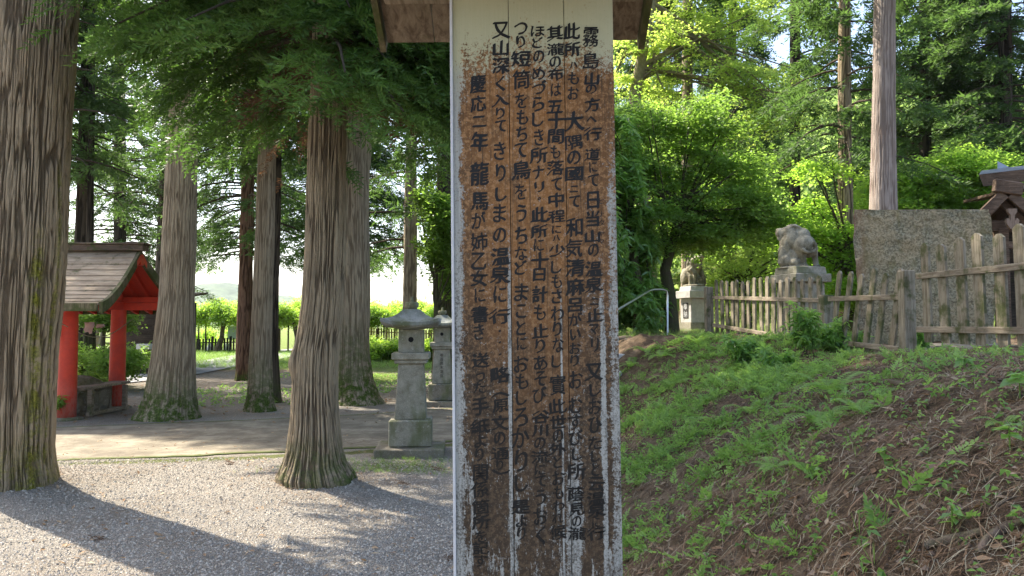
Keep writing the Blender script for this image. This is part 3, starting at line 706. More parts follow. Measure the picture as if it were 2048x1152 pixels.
broadleaf('camphor_tree', 'tall yellow-green tree above the big maple at the top centre right', 'tree', 23,
    [(1300, 672, 44), (1290, 400, 34), (1270, 190, 24), (1290, 80, 20), (1312, -20, 14)],
    [(1280, 90, 70, 60), (1400, 60, 80, 55), (1500, 40, 60, 42), (1460, 150, 66, 36), (1560, 150, 48, 36), (1540, 225, 58, 34), (1240, 160, 40, 50), (1340, 160, 60, 40), (1420, -60, 120, 50), (1600, 220, 40, 30)],
    'yellow', TP['maple_far'], 30, .62, 103, bark='bark_grey', npad=11, rp=(.45, .9))
broadleaf('maple_tree', 'bright light-green maple spreading between the stone slab and the shrine roof', 'tree', 21,
    [(1905, 690, 26), (1890, 560, 22), (1870, 450, 16), (1860, 390, 10)],
    [(1800, 350, 62, 30), (1880, 345, 74, 30), (1955, 335, 66, 22), (1850, 395, 92, 24), (1940, 385, 70, 24), (1800, 400, 60, 26), (1990, 360, 50, 30), (1850, 440, 110, 40), (1960, 450, 90, 50)],
    'maple_light', TP['maple'], 56, 1.05, 104, npad=20, rp=(.5, 1.1))
broadleaf('maple_tree', 'bright light-green maple round the foot of the brown cedar trunk', 'tree', 17,
    [(1715, 690, 22), (1700, 560, 18), (1690, 470, 12)],
    [(1625, 350, 34, 30), (1635, 415, 36, 40), (1722, 470, 44, 22), (1700, 510, 64, 46), (1640, 490, 50, 44), (1730, 560, 60, 40), (1660, 570, 60, 40), (1600, 460, 40, 40)],
    'maple_light', TP['maple'], 60, .95, 105, npad=22, rp=(.35, .8))
broadleaf('maple_tree', 'sunlit yellow-green maple seen low between the two boar statues', 'tree', 29,
    [(1500, 665, 20), (1495, 600, 16), (1490, 560, 12)],
    [(1500, 540, 60, 30), (1450, 560, 50, 26), (1560, 550, 50, 30), (1530, 500, 50, 26), (1420, 520, 40, 30), (1480, 600, 90, 26)],
    'yellow', TP['maple_far'], 26, .7, 106, npad=9, rp=(.5, 1.1))
broadleaf('maple_tree', 'small bright green maple beside the left edge of the signboard', 'tree', 16.5,
    [(868, 790, 14), (872, 650, 10), (872, 540, 8)],
    [(865, 410, 40, 26), (888, 440, 36, 40), (860, 470, 34, 22), (885, 510, 34, 40), (895, 560, 24, 30), (940, 480, 50, 80)],
    'maple', TP['maple'], 430, .95, 107, layers=.22, hollow=.2)
broadleaf('evergreen_shrub', 'leafy green shrub seen through the red pavilion posts', 'shrub', 18,
    [(205, 722, 10), (207, 680, 7), (208, 650, 5)], [(180, 640, 34, 16), (220, 634, 40, 20), (240, 645, 26, 12)], 'maple', TP['maple'], 420, .9, 108, layers=.2, hollow=.1)

# forested hillside behind the shrine: one mass of crowns
def hillside():
    r = np.random.default_rng(5); bl = []
    for i in range(520):
        D = r.uniform(44, 150); px = r.uniform(1180, 2250); x = (px - 1024) / F * D
        if x < 5: continue
        z = Tz(x, D); R = r.uniform(2.2, 3.8); bl.append(((x, D, z + R * .8), (R, R, R * .85)))
    n = 70; parts = []
    for c, rad in bl:
        u = r.normal(0, 1, (n, 3)); u[:, 1] = -np.abs(u[:, 1]) * .9; u[:, 2] = np.abs(u[:, 2]) - .35; u /= np.linalg.norm(u, axis=1, keepdims=True)
        p = np.array(c) + u * np.array(rad) * r.uniform(.75, 1.08, (n, 1)); tone = r.uniform(0, .6)
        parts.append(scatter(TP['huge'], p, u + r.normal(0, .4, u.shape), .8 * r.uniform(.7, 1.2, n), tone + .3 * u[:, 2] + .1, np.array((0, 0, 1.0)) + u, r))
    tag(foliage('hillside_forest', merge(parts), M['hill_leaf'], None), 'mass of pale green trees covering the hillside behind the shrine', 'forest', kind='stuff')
hillside()
# far blue hill
def far_hill():
    xs_ = np.linspace(-900, 500, 260); ys_ = np.linspace(900, 1700, 60); X, Y = np.meshgrid(xs_, ys_)
    ridge = np.exp(-((Y - 1400) / 210) ** 2); prof = 62 + 24 * (fbm(X / 190 + 9, X * 0, 3, 3) - .5) + 14 * np.exp(-((X + 540) / 60) ** 2) - 16 * sstep(-500, -250, X) + 12 * np.exp(-((X + 310) / 60) ** 2)
    Z = ridge * prof * (.85 + .3 * fbm(X / 70, Y / 70, 4, 5)) + 5 * fbm(X / 9, Y / 9, 2, 6) * ridge - 3
    ix = np.arange(X.size).reshape(X.shape)
    Fq = np.stack([ix[:-1, :-1], ix[:-1, 1:], ix[1:, 1:], ix[1:, :-1]], -1).reshape(-1, 4)
    m = Mat('hill_woods'); v = m.obj(); c = m.mix(m.rng(m.noise(v, .06, 6, .75), .35, .65), (.03, .06, .02), (.09, .14, .05))
    tag(mk('hill', np.stack([X, Y, Z], -1).reshape(-1, 3), Fq, m.done(c, .9), None, True), kind='structure')
far_hill()

# ------------------------------------------------------------------ the signboard
SD = 2.0
TL, TR, BL, BR = P(905, 0, SD), P(1225, 0, SD), P(913, 1152, SD), P(1246, 1152, SD)
tm, bm_ = (TL + TR) / 2, (BL + BR) / 2
lean = math.atan2(bm_[0] - tm[0], tm[2] - bm_[2])
Wd = float(np.linalg.norm(TR - TL) + np.linalg.norm(BR - BL)) / 2
sx = bm_[0] + (bm_[0] - tm[0]) / (tm[2] - bm_[2]) * (bm_[2] - Tz(.1, 2.0))
SB = thing('signboard', 'tall weathered white plank signboard with black brush writing under a small gabled roof', 'signboard',
           (sx, SD, Tz(sx, SD) - .02), (0, -lean, 0))
Minv = np.array(WM[SB.name].inverted())
def loc(px, py, dy=0.0):
    p = P(px, py, SD + dy); return Minv[:3, :3] @ p + Minv[:3, 3]
ZT = 2.80; hw = Wd / 2
def sign_mat():
    m = Mat('sign_paint'); v = m.obj(); s = m.sep(v); x, z = s[0], s[2]
    grain = m.noise(m.map(v, (60, 1, 1.6)), 3.0, 5, .7, .4)
    white = m.mix(m.rng(grain, .3, .7), (.44, .43, .385), (.31, .31, .28))
    gn = m.math('ADD', m.math('MULTIPLY', m.noise(v, 150, 3, .8), .55), m.math('MULTIPLY', m.noise(m.map(v, (1, 1, .3)), 30, 4, .75), .45))
    white = m.mix(m.math('MULTIPLY', m.rng(gn, .47, .58), m.rng(z, 2.35, 1.6, .15, .8)), white, (.085, .072, .055))
    white = m.mix(m.rng(m.math('ADD', z, m.math('MULTIPLY', m.math('SUBTRACT', m.noise(v, 9, 4), .5), .3)), 2.20, 2.42, 0, .8), white, (.50, .49, .30))
    dark = m.rng(m.math('ADD', z, m.math('MULTIPLY', m.math('SUBTRACT', m.noise(v, 6, 5, .7), .5), .8)), 2.0, 1.15)
    cen = m.math('ABSOLUTE', m.math('ADD', x, .01))
    rim = m.rng(cen, .06, .19, 0, .45)
    rust = m.mix(m.math('ADD', dark, rim, True), (.25, .115, .038), (.055, .038, .024))
    rust = m.mix(m.rng(m.noise(v, 14, 5, .75), .5, .66, 0, .7), rust, (.09, .055, .03))
    rust = m.mix(m.rng(m.noise(v, 70, 4, .8), .46, .60, 0, .8), rust, m.mix(dark, (.40, .22, .10), (.15, .10, .058)))
    rust = m.mix(m.rng(grain, .50, .66, 0, .7), rust, (.06, .04, .024))
    # where the brown growth covers the paint
    big = m.noise(m.map(v, (1.6, 1, .8)), 7, 6, .7)
    fine = m.math('ADD', m.math('MULTIPLY', m.noise(v, 130, 3, .8), .6), m.math('MULTIPLY', m.noise(v, 38, 4, .8), .4))
    top = m.rng(z, 2.50, 2.22, 0, 1, False)
    cover = m.math('ADD', m.math('MULTIPLY', top, .70), m.math('MULTIPLY', m.math('SUBTRACT', big, .5), .9))
    low = m.rng(z, 1.55, .85)
    edge_l = m.rng(m.math('ADD', m.math('ADD', x, hw), m.math('MULTIPLY', m.math('SUBTRACT', m.noise(m.map(v, (1, 1, .5)), 26, 6, .8), .5), .06)), .004, .036)
    cover = m.math('MULTIPLY', cover, m.math('ADD', m.math('MULTIPLY', edge_l, .85), m.math('MULTIPLY', m.rng(z, 2.0, 2.3), .15)))
    # bare strips beside the plank joints and near the right edge
    def strip(x0, w_, z0, z1, amt):
        d = m.math('ABSOLUTE', m.math('SUBTRACT', m.math('ADD', x, m.math('MULTIPLY', m.math('SUBTRACT', m.noise(m.map(v, (1, 1, .25)), 22, 4, .7), .5), w_ * 1.6)), x0))
        return m.math('MULTIPLY', m.rng(d, w_, w_ * .35, 0, amt), m.rng(z, z0, z1))
    bare = m.math('MAXIMUM', strip(-.073, .006, 2.0, 1.5, 1.0), strip(.178, .011, 1.95, 1.45, .5))
    bare = m.math('MAXIMUM', bare, strip(.066, .004, 1.85, 1.55, .6))
    bare = m.math('MAXIMUM', bare, strip(.095, .030, 1.55, 1.1, .45))
    bare = m.math('MAXIMUM', bare, m.math('MULTIPLY', m.rng(m.noise(m.map(v, (1, 1, .16)), 24, 6, .8), .50, .64), m.math('MULTIPLY', low, .85)))
    bare = m.math('MAXIMUM', bare, m.math('MULTIPLY', m.rng(cen, .200, .216, 0, .35), m.rng(z, 2.3, 1.9)))
    cover = m.math('SUBTRACT', cover, bare)
    cover = m.math('ADD', cover, m.math('MULTIPLY', m.math('SUBTRACT', fine, .5), 2.3))
    k = m.rng(cover, .26, .44)
    flakes = m.rng(m.noise(v, 150, 2, .6), .66, .70, 0, .7)
    k = m.math('SUBTRACT', k, m.math('MULTIPLY', flakes, k), True)
    c = m.mix(k, white, rust)
    c = m.mix(m.rng(m.noise(v, 230, 2), .68, .74, 0, .6), c, (.02, .017, .014))
    h = m.math('ADD', m.math('MULTIPLY', grain, .5), m.math('MULTIPLY', m.math('SUBTRACT', 1, k), .5))
    return m.done(c, .8, m.bump(h, .5, .002), .25)
M['sign'] = sign_mat()
s1 = loc(1017, 60)[0]; s2 = loc(1128, 60)[0]; gp = .0009
for a, b in ((-hw, s1 - gp), (s1 + gp, s2 - gp), (s2 + gp, hw)):
    MB().box(((a + b) / 2, 0.016, ZT / 2), (b - a, .032, ZT), bev=.0012).build('plank', M['sign'], SB, local=True)
MB().box((0, .045, ZT / 2), (Wd * .55, .024, ZT)).build('post', M['signroof'], SB, local=True)
MB().box((-hw - .0035, .014, ZT / 2), (.007, .044, ZT), bev=.001).build('edge_trim', M['white'], SB, local=True)
# little gabled roof
zr = loc(1040, 78, .42)[2]
def sroof(sg):
    y0 = .035; y1 = sg * .42 + .02; zt = zr + .24
    mb = MB(); xs_ = [-.475, -.315, -.02, .19, .365]
    for i in range(4):
        a, b = xs_[i] + .0015, xs_[i + 1] - .0015
        V = [(a, y0, zt), (b, y0, zt), (b, y1, zr), (a, y1, zr), (a, y0, zt + .026), (b, y0, zt + .026), (b, y1, zr + .022), (a, y1, zr + .022)]
        mb.add(V, [(0, 1, 2, 3), (7, 6, 5, 4), (0, 4, 5, 1), (1, 5, 6, 2), (2, 6, 7, 3), (3, 7, 4, 0)])
    return mb
sroof(1).build('roof_panel', M['signroof'], SB, local=True); sroof(-1).build('roof_panel', M['signroof'], SB, local=True)
for sg in (1, -1):
    MB().box((-.055, .02 + sg * .25, zr + .085), (.80, .035, .045), bev=.003).build('purlin', M['rail'], SB, local=True)
    for xx in (-.487, .377):
        MB().beam((xx, .03, zr + .235), (xx, .02 + sg * .43, zr - .012), .02, .05).build('barge_board', M['barge'], SB, local=True)
MB().box((-.055, .02, zr + .27), (.92, .09, .03), bev=.004).build('ridge_cap', M['signroof'], SB, local=True)

# brush lettering, one child per written column
FC = bpy.data.curves.new('brush', 'FONT'); FC.resolution_u = 3; FC.offset = .022
FO = bpy.data.objects.new('brush', FC); COL.objects.link(FO); GL = {}
def glyph(ch, bold=.0):
    bold = 0.0
    if (ch, bold) in GL: return GL[(ch, bold)]
    FC.body = ch; FC.offset = bold; dg = bpy.context.evaluated_depsgraph_get(); dg.update()
    me = bpy.data.meshes.new_from_object(FO.evaluated_get(dg))
    V = np.empty(len(me.vertices) * 3); me.vertices.foreach_get('co', V); V = V.reshape(-1, 3)[:, :2]
    Fs = [tuple(p.vertices) for p in me.polygons]; bpy.data.meshes.remove(me)
    if len(V): V = V - (V.max(0) + V.min(0)) / 2 * np.array((1, .5)) - np.array((0, .18))
    GL[(ch, bold)] = (V, Fs); return V, Fs
def ink_mat(name, wear):
    m = Mat(name); v = m.obj(); z = m.sep(v)[2]
    n = m.noise(v, 120, 3, .8); n2 = m.noise(m.map(v, (1, 1, .3)), 40, 4, .7)
    t = m.math('ADD', m.math('MULTIPLY', n, .6), m.math('MULTIPLY', n2, .4))
    thr = m.math('MULTIPLY', m.rng(z, 1.7, .95), wear)
    k = m.rng(m.math('SUBTRACT', t, m.math('SUBTRACT', .66, thr)), 0, .06)
    p = m.n('BsdfPrincipled', {'Base Color': (.012, .011, .010, 1), 'Roughness': .55, 'Specular IOR Level': .3})
    tr = m.n('BsdfTransparent'); x = m.n('MixShader', {0: k, 1: p.outputs[0], 2: tr.outputs[0]})
    m.t.links.new(x.outputs[0], m.out.inputs[0]); return m.m
M['brush_ink'] = ink_mat('brush_ink', .13)
COLS = [
 [(1182, 1193), '霧74.9 島122.85 山158.8 の178.7 方210.8 へ239.6 行268.85 道309.85 に334.6 て361.7 日401.75 当438.95 山473.85 の500.75 温538.95 泉570.9 ニ603.6 止631.8 マ658.6 リ690.7 又744.95 し780.8 お813.85 ひ850.85 た886.95 し913.7 と939.7 云968.85 温997.85 泉1021.8 に1044.55 行1067.8'],
 [(1145, 1154), '此63.9 所99.95 ハ130.5 も157.8 お187.7 大243.1 隅285.1 の315.85 國348.1 ニ378.6 て403.75 和455.95 気496.1 清536.1 麻574.1 呂610.9 が639.85 い669.7 お697.75 り721.85 お760.9 む811.95 す844.95 び876.9 し909.75 所943.95 蔭988.95 見1018.8 の1042.6 瀧1067.8'],
 [(1110, 1117), '其67.85 瀧99.85 の124.75 布149.8 は180.7 五214.8 十241.7 間273.8 も304.7 落336.8 て369.75 中400.8 程433.8 に459.65 ハ476.45 少501.85 し534.85 も563.75 さ593.8 わ627.8 り658.75 な690.75 し723.8 實770.9 此813.8 世844.8 の871.75 外899.8 と924.7 お956.8 も985.75 わ1012.75 れ1035.7 候1065.85'],
 [(1076, 1082), 'ほ63.9 ど86.8 の113.75 め147.85 づ176.85 ら208.95 し239.95 き275.85 所311.85 ナ345.8 リ374.9 。395.5 此430.95 所463.85 に490.7 十522.85 日549.7 計589.95 も625.8 止662.9 り692.85 あ726.95 そ757.9 び790.9 谷834.95 川861.8 の886.7 流914.85 に939.7 て962.75 う995.9 お1033.85 く1071.9'],
 [(1043, 1042), 'つ57.85 り84.85 短118.1 筒160.1 を202.8 も235.85 ち268.85 て300.85 鳥341.1 を384.8 う427.9 ち471.95 な507.85 ど536.8 ま585.1 こ622.8 と656.85 に687.7 お728.95 も763.9 し796.9 ろ834.1 か876.1 り922.1 し966.1 是1014.1 よ1042.85 り1067.8'],
 [(1001, 1000), '又61.95 山97.95 深132.1 く168.9 入201.9 り227.8 て252.75 き302.95 り346.9 し388.95 ま427.1 の470.85 温513.1 泉550.1 に589.9 行633.1 ・662.5 ・685.5 ・709.5 略750.1 ︵784.7 原811.9 文846.85 の876.75 通907.85 り930.65 ︶950.7'],
 [(957, 961), '慶168.95 応208.95 二243.9 年284.1 龍348.1 馬403.0 が441.85 姉484.95 乙522.85 女557.95 に591.75 書629.95 き664.8 送721.95 っ752.7 た775.8 手813.95 紙853.1 よ882.85 り909.8 関945.95 係979.9 箇1014.9 所1044.9 を1073.8 記1096.9 す1121.9']]
import re
BOLD = set('山大当止マ又ニ行温泉所國和清麻呂中少此谷川十短鳥是深入略龍馬女手紙送書年二慶')
rg_ = random.Random(4)
for (x0, x1), txt in COLS:
    mb = MB()
    toks = txt.split(); ysl = [float(t[1:].split('.')[0]) for t in toks]
    for ti, tok in enumerate(toks):
        ch = tok[0]; num = tok[1:]
        ip, fp = num.split('.'); y = float(ip); gap = min([abs(y - ysl[j]) for j in (ti - 1, ti + 1) if 0 <= j < len(toks)]); s_ = {'1': 1.08, '0': 1.0}.get(fp, float('0.' + fp)) * 1.0
        s_ = max(s_, .97) if ord(ch) > 0x4e00 and ch not in '二' else s_ * .97
        size = 37.0 * s_ / F * SD
        if ch in '此所行温泉五大十女山又': size *= 1.04
        c = loc(x0 + (x1 - x0) * (y - 60) / 1000.0 + rg_.uniform(-1.5, 1.5), y)
        V, Fs = glyph(ch, .034 if ch in BOLD else .022)
        if not len(V): continue
        a = rg_.uniform(-.06, .06); sh = rg_.uniform(.02, .10)
        hgt = (V[:, 1].max() - V[:, 1].min()) * size / SD * F; st_ = min(1.28, max(.74, gap * .93 / max(hgt, 6))) if ch not in '二ニ十ハへし・。︵︶' else 1.0
        x, yv = V[:, 0] * rg_.uniform(.92, 1.04), V[:, 1] * st_
        # brush feel: rising cross strokes and slightly wavering outlines
        yv = yv + x * sh; x = x + .018 * np.sin(yv * 9 + y) + .012 * np.sin(x * 23 + y * 1.7); yv = yv + .016 * np.sin(x * 11 + y * .7)
        X = (x * math.cos(a) - yv * math.sin(a)) * size; Zc = (x * math.sin(a) + yv * math.cos(a)) * size
        nib = .036 if ch in BOLD or len(V) < 60 else .022
        for q, (ox, oz) in enumerate(((0, 0), (-1, -.7), (1, .7))):
            mb.add(np.stack([c[0] + X + ox * nib * size, np.full(len(X), -.0010 - .00015 * q), c[2] + Zc + oz * nib * size], -1), [f for f in Fs])
    if x0 == 1043:
        for ch, yy in (('ピ', 108), ('ス', 122), ('ト', 134), ('ヲ', 153), ('ル', 166)):
            c = loc(1059, yy); V, Fs = glyph(ch, .01); mb.add(np.stack([c[0] + V[:, 0] * .018, np.full(len(V), -.0012), c[2] + V[:, 1] * .018], -1), Fs)
    if x0 == 1182:
        for ch, yy in (('ヒ', 402), ('ナ', 428), ('タ', 446), ('ヤ', 468), ('マ', 484)):
            c = loc(1203, yy); V, Fs = glyph(ch, .01); mb.add(np.stack([c[0] + V[:, 0] * .019, np.full(len(V), -.0012), c[2] + V[:, 1] * .019], -1), Fs)
    mb.build('writing', M['brush_ink'], SB, local=True)

def flat_text(s, cx, cz, size, vertical=True, bold=.01):
    """Characters stacked downwards in the local xz plane around (cx, cz)."""
    mb = MB(); n = len(s)
    for i, ch in enumerate(s):
        V, Fs = glyph(ch, bold)
        z = cz + ((n - 1) / 2 - i) * size * 1.08
        if len(V): mb.add(np.stack([cx + V[:, 0] * size, np.zeros(len(V)), z + V[:, 1] * size], -1), Fs)
    return mb

# ------------------------------------------------------------------ stone lanterns
def lantern(label, px, py, D, rz, text=None, chip=False):
    z0 = 0.0; x = P(px, py, D)[0]
    root = thing('stone_lantern', label, 'lantern', (float(x), D, z0), (0, 0, rz), 'stone lanterns beside the path')
    st, sd = M['stone'], M['stone_dark']
    MB().box((0, 0, .05), (.84, .84, .12), bev=.012).build('base_slab', sd, root, local=True)
    MB().box((0, 0, .275), (.52, .52, .33), bev=.02).build('plinth', sd if text else st, root, local=True)
    MB().box((0, 0, .78), (.385, .385, .68), taper=.80, bev=.008).build('shaft', st, root, local=True)
    pl = MB().box((0, 0, 1.148), (.40, .40, .05), taper=1.0, bev=.01).box((0, 0, 1.215), (.46, .46, .085), bev=.01)
    pl.build('platform', st, root, local=True)
    fb = MB().box((0, 0, 1.40), (.31, .31, .285), bev=.006).build('fire_box', st, root, local=True)
    h = MB()
    for k in range(4):
        a = k * math.pi / 2; n_ = np.array((math.sin(a), -math.cos(a), 0)); t = np.array((math.cos(a), math.sin(a), 0))
        c = n_ * .1565 + np.array((0, 0, 1.42)); ring = [c + (t * math.cos(q) + np.array((0, 0, 1)) * math.sin(q)) * .033 for q in np.linspace(0, 2 * math.pi, 20, endpoint=False)]
        h.add(ring, [tuple(range(20))])
    h.build('hole_shade_disc', M['hole_shade'], root, local=True)  # flat black discs on the solid box paint in the shade of its openings
    # curved roof: square rings pulled up at the corners
    V = []; Fs = []; S = 32
    def ring(hw_, z, lift, inset=0.0):
        for k in range(S):
            a = 2 * math.pi * k / S + math.pi / 4; c, s = math.cos(a), math.sin(a); q = 1 / max(abs(c), abs(s)); cr = (min(abs(c), abs(s)) / max(abs(c), abs(s))) ** 3
            V.append((c * q * hw_ * (1 + .03 * cr), s * q * hw_ * (1 + .03 * cr), z + lift * cr))
    for hw_, z, l in ((.14, 1.545, 0), (.325, 1.575, .045), (.35, 1.60, .05), (.35, 1.635, .055), (.29, 1.655, .03), (.22, 1.69, .012), (.16, 1.735, .004), (.105, 1.79, 0), (.08, 1.80, 0)): ring(hw_, z, l)
    n_ = 9
    for i in range(n_ - 1):
        for k in range(S): Fs.append((i * S + k, i * S + (k + 1) % S, (i + 1) * S + (k + 1) % S, (i + 1) * S + k))
    Fs.append(tuple(range(S - 1, -1, -1))); Fs.append(tuple(range((n_ - 1) * S, n_ * S)))
    mk('roof', V, Fs, M['roofstone'], root, False, None, True)
    v, f = lathe([(.055, 1.79), (.06, 1.81), (.085, 1.83), (.088, 1.875), (.07, 1.89), (.02, 1.892), (.018, 1.95), (.012, 1.955)], (0, 0, 0), 20)
    mk('finial', v, f, st, root, True, None, True)
    if text:
        o = flat_text(text, 0, 0, .075).build('engraving', M['ink'], root, local=True)
        o.rotation_euler = (-math.atan(.0385 / .68), 0, 0); o.location = (0, -.1775, .80)
    return root
M['roofstone'] = stone_mat('lantern_roof_stone', (.17, .18, .17), (.30, .31, .29), (.42, .42, .39), .45)
lantern('nearer stone lantern with a wide curved roof on a square slab by the path edge', 822, 900, 9.35, math.radians(4))
lantern('farther stone lantern half hidden behind the signboard, with writing cut in its shaft', 884, 800, 14.9, math.radians(2), '奉寄高木清信', True)

# ------------------------------------------------------------------ red pavilion
def pavilion():
    Xr, Xl = -6.62, -10.35; Yc, Yf, Yb = 13.48, 11.85, 15.1; zc, ze = 2.93, 1.93
    root = thing('pavilion', 'vermilion open pavilion with a curved weathered board roof and four round posts', 'pavilion', (-8.5, Yc, 0))
    for X, Y in ((-7.53, 12.6), (-7.62, 14.35), (-9.5, 12.6), (-9.5, 14.35)):
        v, f = lathe([(.148, -.05), (.146, .5), (.141, 1.2), (.134, 1.95), (.132, 2.02)], (X, Y, 0), 24)
        mk('post', v, f, M['red'], root, True)
        v, f = lathe([(.26, -.08), (.26, .03), (.2, .05)], (X, Y, 0), 14); mk('footing', v, f, M['stone_dark'], root)
    for Y in (12.6, 14.35):
        MB().box((-8.5, Y, 1.96), (3.3, .12, .15), bev=.008).build('beam', M['red'], root)
        MB().box((-8.5, Y, 2.09), (3.6, .10, .10), bev=.008).build('purlin', M['red'], root)
    for X in (-7.57, -9.5):
        MB().box((X, Yc, 1.965), (.14, 2.2, .15), bev=.008).build('beam', M['red'], root)
        MB().box((X + .03, Yc, 2.135), (.13, 1.45, .13), bev=.008).build('tie_beam', M['red'], root)
        MB().box((X, Yc, 2.44), (.11, .14, .48), bev=.008).build('king_post', M['red'], root)
    MB().box((-8.5, Yc, 2.74), (3.5, .11, .11), bev=.006).build('ridge_beam', M['red'], root)
    prof = lambda s: ze + (zc - ze) * (1 - s) ** 1.42
    N = 11
    for sg in (-1, 1):
        mb = MB(); yy = lambda s: Yc + sg * s * (Yb - Yf) / 2
        for i in range(N):       # overlapping board courses
            s0, s1 = i / N, (i + 1) / N + .02
            a = np.array((0, yy(s0), prof(s0))); b = np.array((0, yy(s1), prof(min(1, s1)) - (.0 if s1 <= 1 else .01)))
            xr0 = Xr - .22 * (1 - s0) + .0; xr1 = Xr - .22 * (1 - min(1, s1))
            up0, up1 = .012, .040
            V = [(Xl, a[1], a[2] - .0), (xr0, a[1], a[2]), (xr1, b[1], b[2]), (Xl, b[1], b[2]), (Xl, a[1], a[2] + up0), (xr0, a[1], a[2] + up0), (xr1, b[1], b[2] + up1), (Xl, b[1], b[2] + up1)]
            mb.add(V, [(3, 2, 1, 0), (4, 5, 6, 7), (0, 1, 5, 4), (1, 2, 6, 5), (2, 3, 7, 6), (3, 0, 4, 7)])
        mb.build('roof_slope', M['roofwood'], root)
        sf = MB()
        ss = np.linspace(0, 1, 9)
        for i in range(8):
            a, b = ss[i], ss[i + 1]
            sf.add([(Xl + .05, yy(a), prof(a) - .03), (Xr - .28 + .2 * a, yy(a), prof(a) - .03), (Xr - .28 + .2 * b, yy(b), prof(b) - .03), (Xl + .05, yy(b), prof(b) - .03),
                    (Xl + .05, yy(a), prof(a) - .012), (Xr - .28 + .2 * a, yy(a), prof(a) - .012), (Xr - .28 + .2 * b, yy(b), prof(b) - .012), (Xl + .05, yy(b), prof(b) - .012)],
                   [(0, 1, 2, 3), (7, 6, 5, 4), (1, 5, 6, 2), (0, 3, 7, 4)] + ([(2, 6, 7, 3)] if i == 7 else []))
        sf.build('soffit', M['red'], root)
        MB().box(((Xl + Xr) / 2 - .02, yy(1.0) + sg * .02, ze - .045), (Xr - Xl + .02, .05, .13), bev=.006).build('fascia', M['barge'], root)
        for k in range(13):      # rafters under the slope
            X = Xl + .15 + k * .285
            r = MB()
            for i in range(8):
                a, b = ss[i], ss[i + 1]
                r.beam((X, yy(a), prof(a) - .075), (X, yy(b), prof(b) - .075), .05, .08)
            r.build('rafter', M['red'], root)
        for X0, X1, nm in ((Xr - .22, Xr + .0, 'r'), (Xl, Xl, 'l')):
            bb = MB(); s2 = np.linspace(0, 1.0, 13)
            for i in range(12):
                a, b = s2[i], s2[i + 1]; xa = X0 + (X1 - X0) * a; xb = X0 + (X1 - X0) * b; t = .06; h0 = .14; u = .045
                za, zb = prof(a), prof(b)
                V = [(xa, yy(a), za - h0), (xb, yy(b), zb - h0), (xb, yy(b), zb + u), (xa, yy(a), za + u), (xa + t, yy(a), za - h0), (xb + t, yy(b), zb - h0), (xb + t, yy(b), zb + u), (xa + t, yy(a), za + u)]
                bb.add(V, [(0, 1, 2, 3), (7, 6, 5, 4), (3, 2, 6, 7), (0, 4, 5, 1)] + ([(1, 5, 6, 2)] if i == 11 else []))
            bb.build('barge_board', M['barge'], root)
    MB().box(((Xl + Xr - .15) / 2, Yc, zc + .075), (Xr - Xl, .24, .11), bev=.01).box(((Xl + Xr - .15) / 2, Yc, zc + .145), (Xr - Xl + .08, .30, .035), bev=.008).build('ridge_board', M['shedwood2'], root)
    return root
M['shedwood2'] = wood_mat('ridge_wood', (.17, .12, .09), (.07, .05, .035), 0, .3)
pavilion()
# rope with paper streamers between the posts
pA, pB = P(120, 655, 12.55), P(240, 645, 14.1)
rp = thing('sacred_rope', 'thin straw rope strung between the pavilion posts with pale paper streamers', 'rope', tuple(float(q) for q in pA))
q_ = [pA * (1 - t) + pB * t + np.array((.0, 0, -.22 * math.sin(math.pi * t))) + np.array((.18, -.05, 0)) for t in np.linspace(-.25, 1.1, 18)]
MB().tube(q_, .008, 6).build('rope', M['rope'], rp, True)
for px, py, w_, h_ in ((178, 655, 11, 14), (200, 652, 9, 5), (108, 668, 5, 16)):
    c = P(px, py, 13.3 if px > 150 else 12.4); k = 13.0 / F; r = np.random.default_rng(int(px))
    V = []; n = 7
    for j in range(n):
        for i in range(4):
            V.append(c + np.array(((i / 3 - .5) * 2 * w_ * k * (1 - .3 * j / n), .03 * math.sin(i * 2 + j), -j / (n - 1) * h_ * 1.6 * k + .012 * r.normal() + h_ * .8 * k)))
    ix = np.arange(n * 4).reshape(n, 4); Fq = np.stack([ix[:-1, :-1], ix[:-1, 1:], ix[1:, 1:], ix[1:, :-1]], -1).reshape(-1, 4)
    so = mk('paper_streamer', V, Fq, M['pink'], rp, True); sm = so.modifiers.new('thick', 'SOLIDIFY'); sm.thickness = .003
# bench table
bt = thing('wooden_stand', 'low plank stand with square legs between the pavilion posts', 'stand', (-7.45, 13.45, 0))
MB().beam((-7.50, 12.78, .50), (-7.42, 14.15, .52), .34, .045, bev=.004).build('top', M['benchwood'], bt)
for a, b in ((-7.63, 12.9), (-7.33, 12.95), (-7.58, 14.0), (-7.28, 14.0)):
    MB().box((a, b, .24), (.075, .075, .48), bev=.004).build('leg', M['benchwood'], bt)
MB().beam((-7.32, 12.85, .06), (-7.27, 14.1, .06), .06, .06, bev=.004).build('stretcher', M['benchwood'], bt)
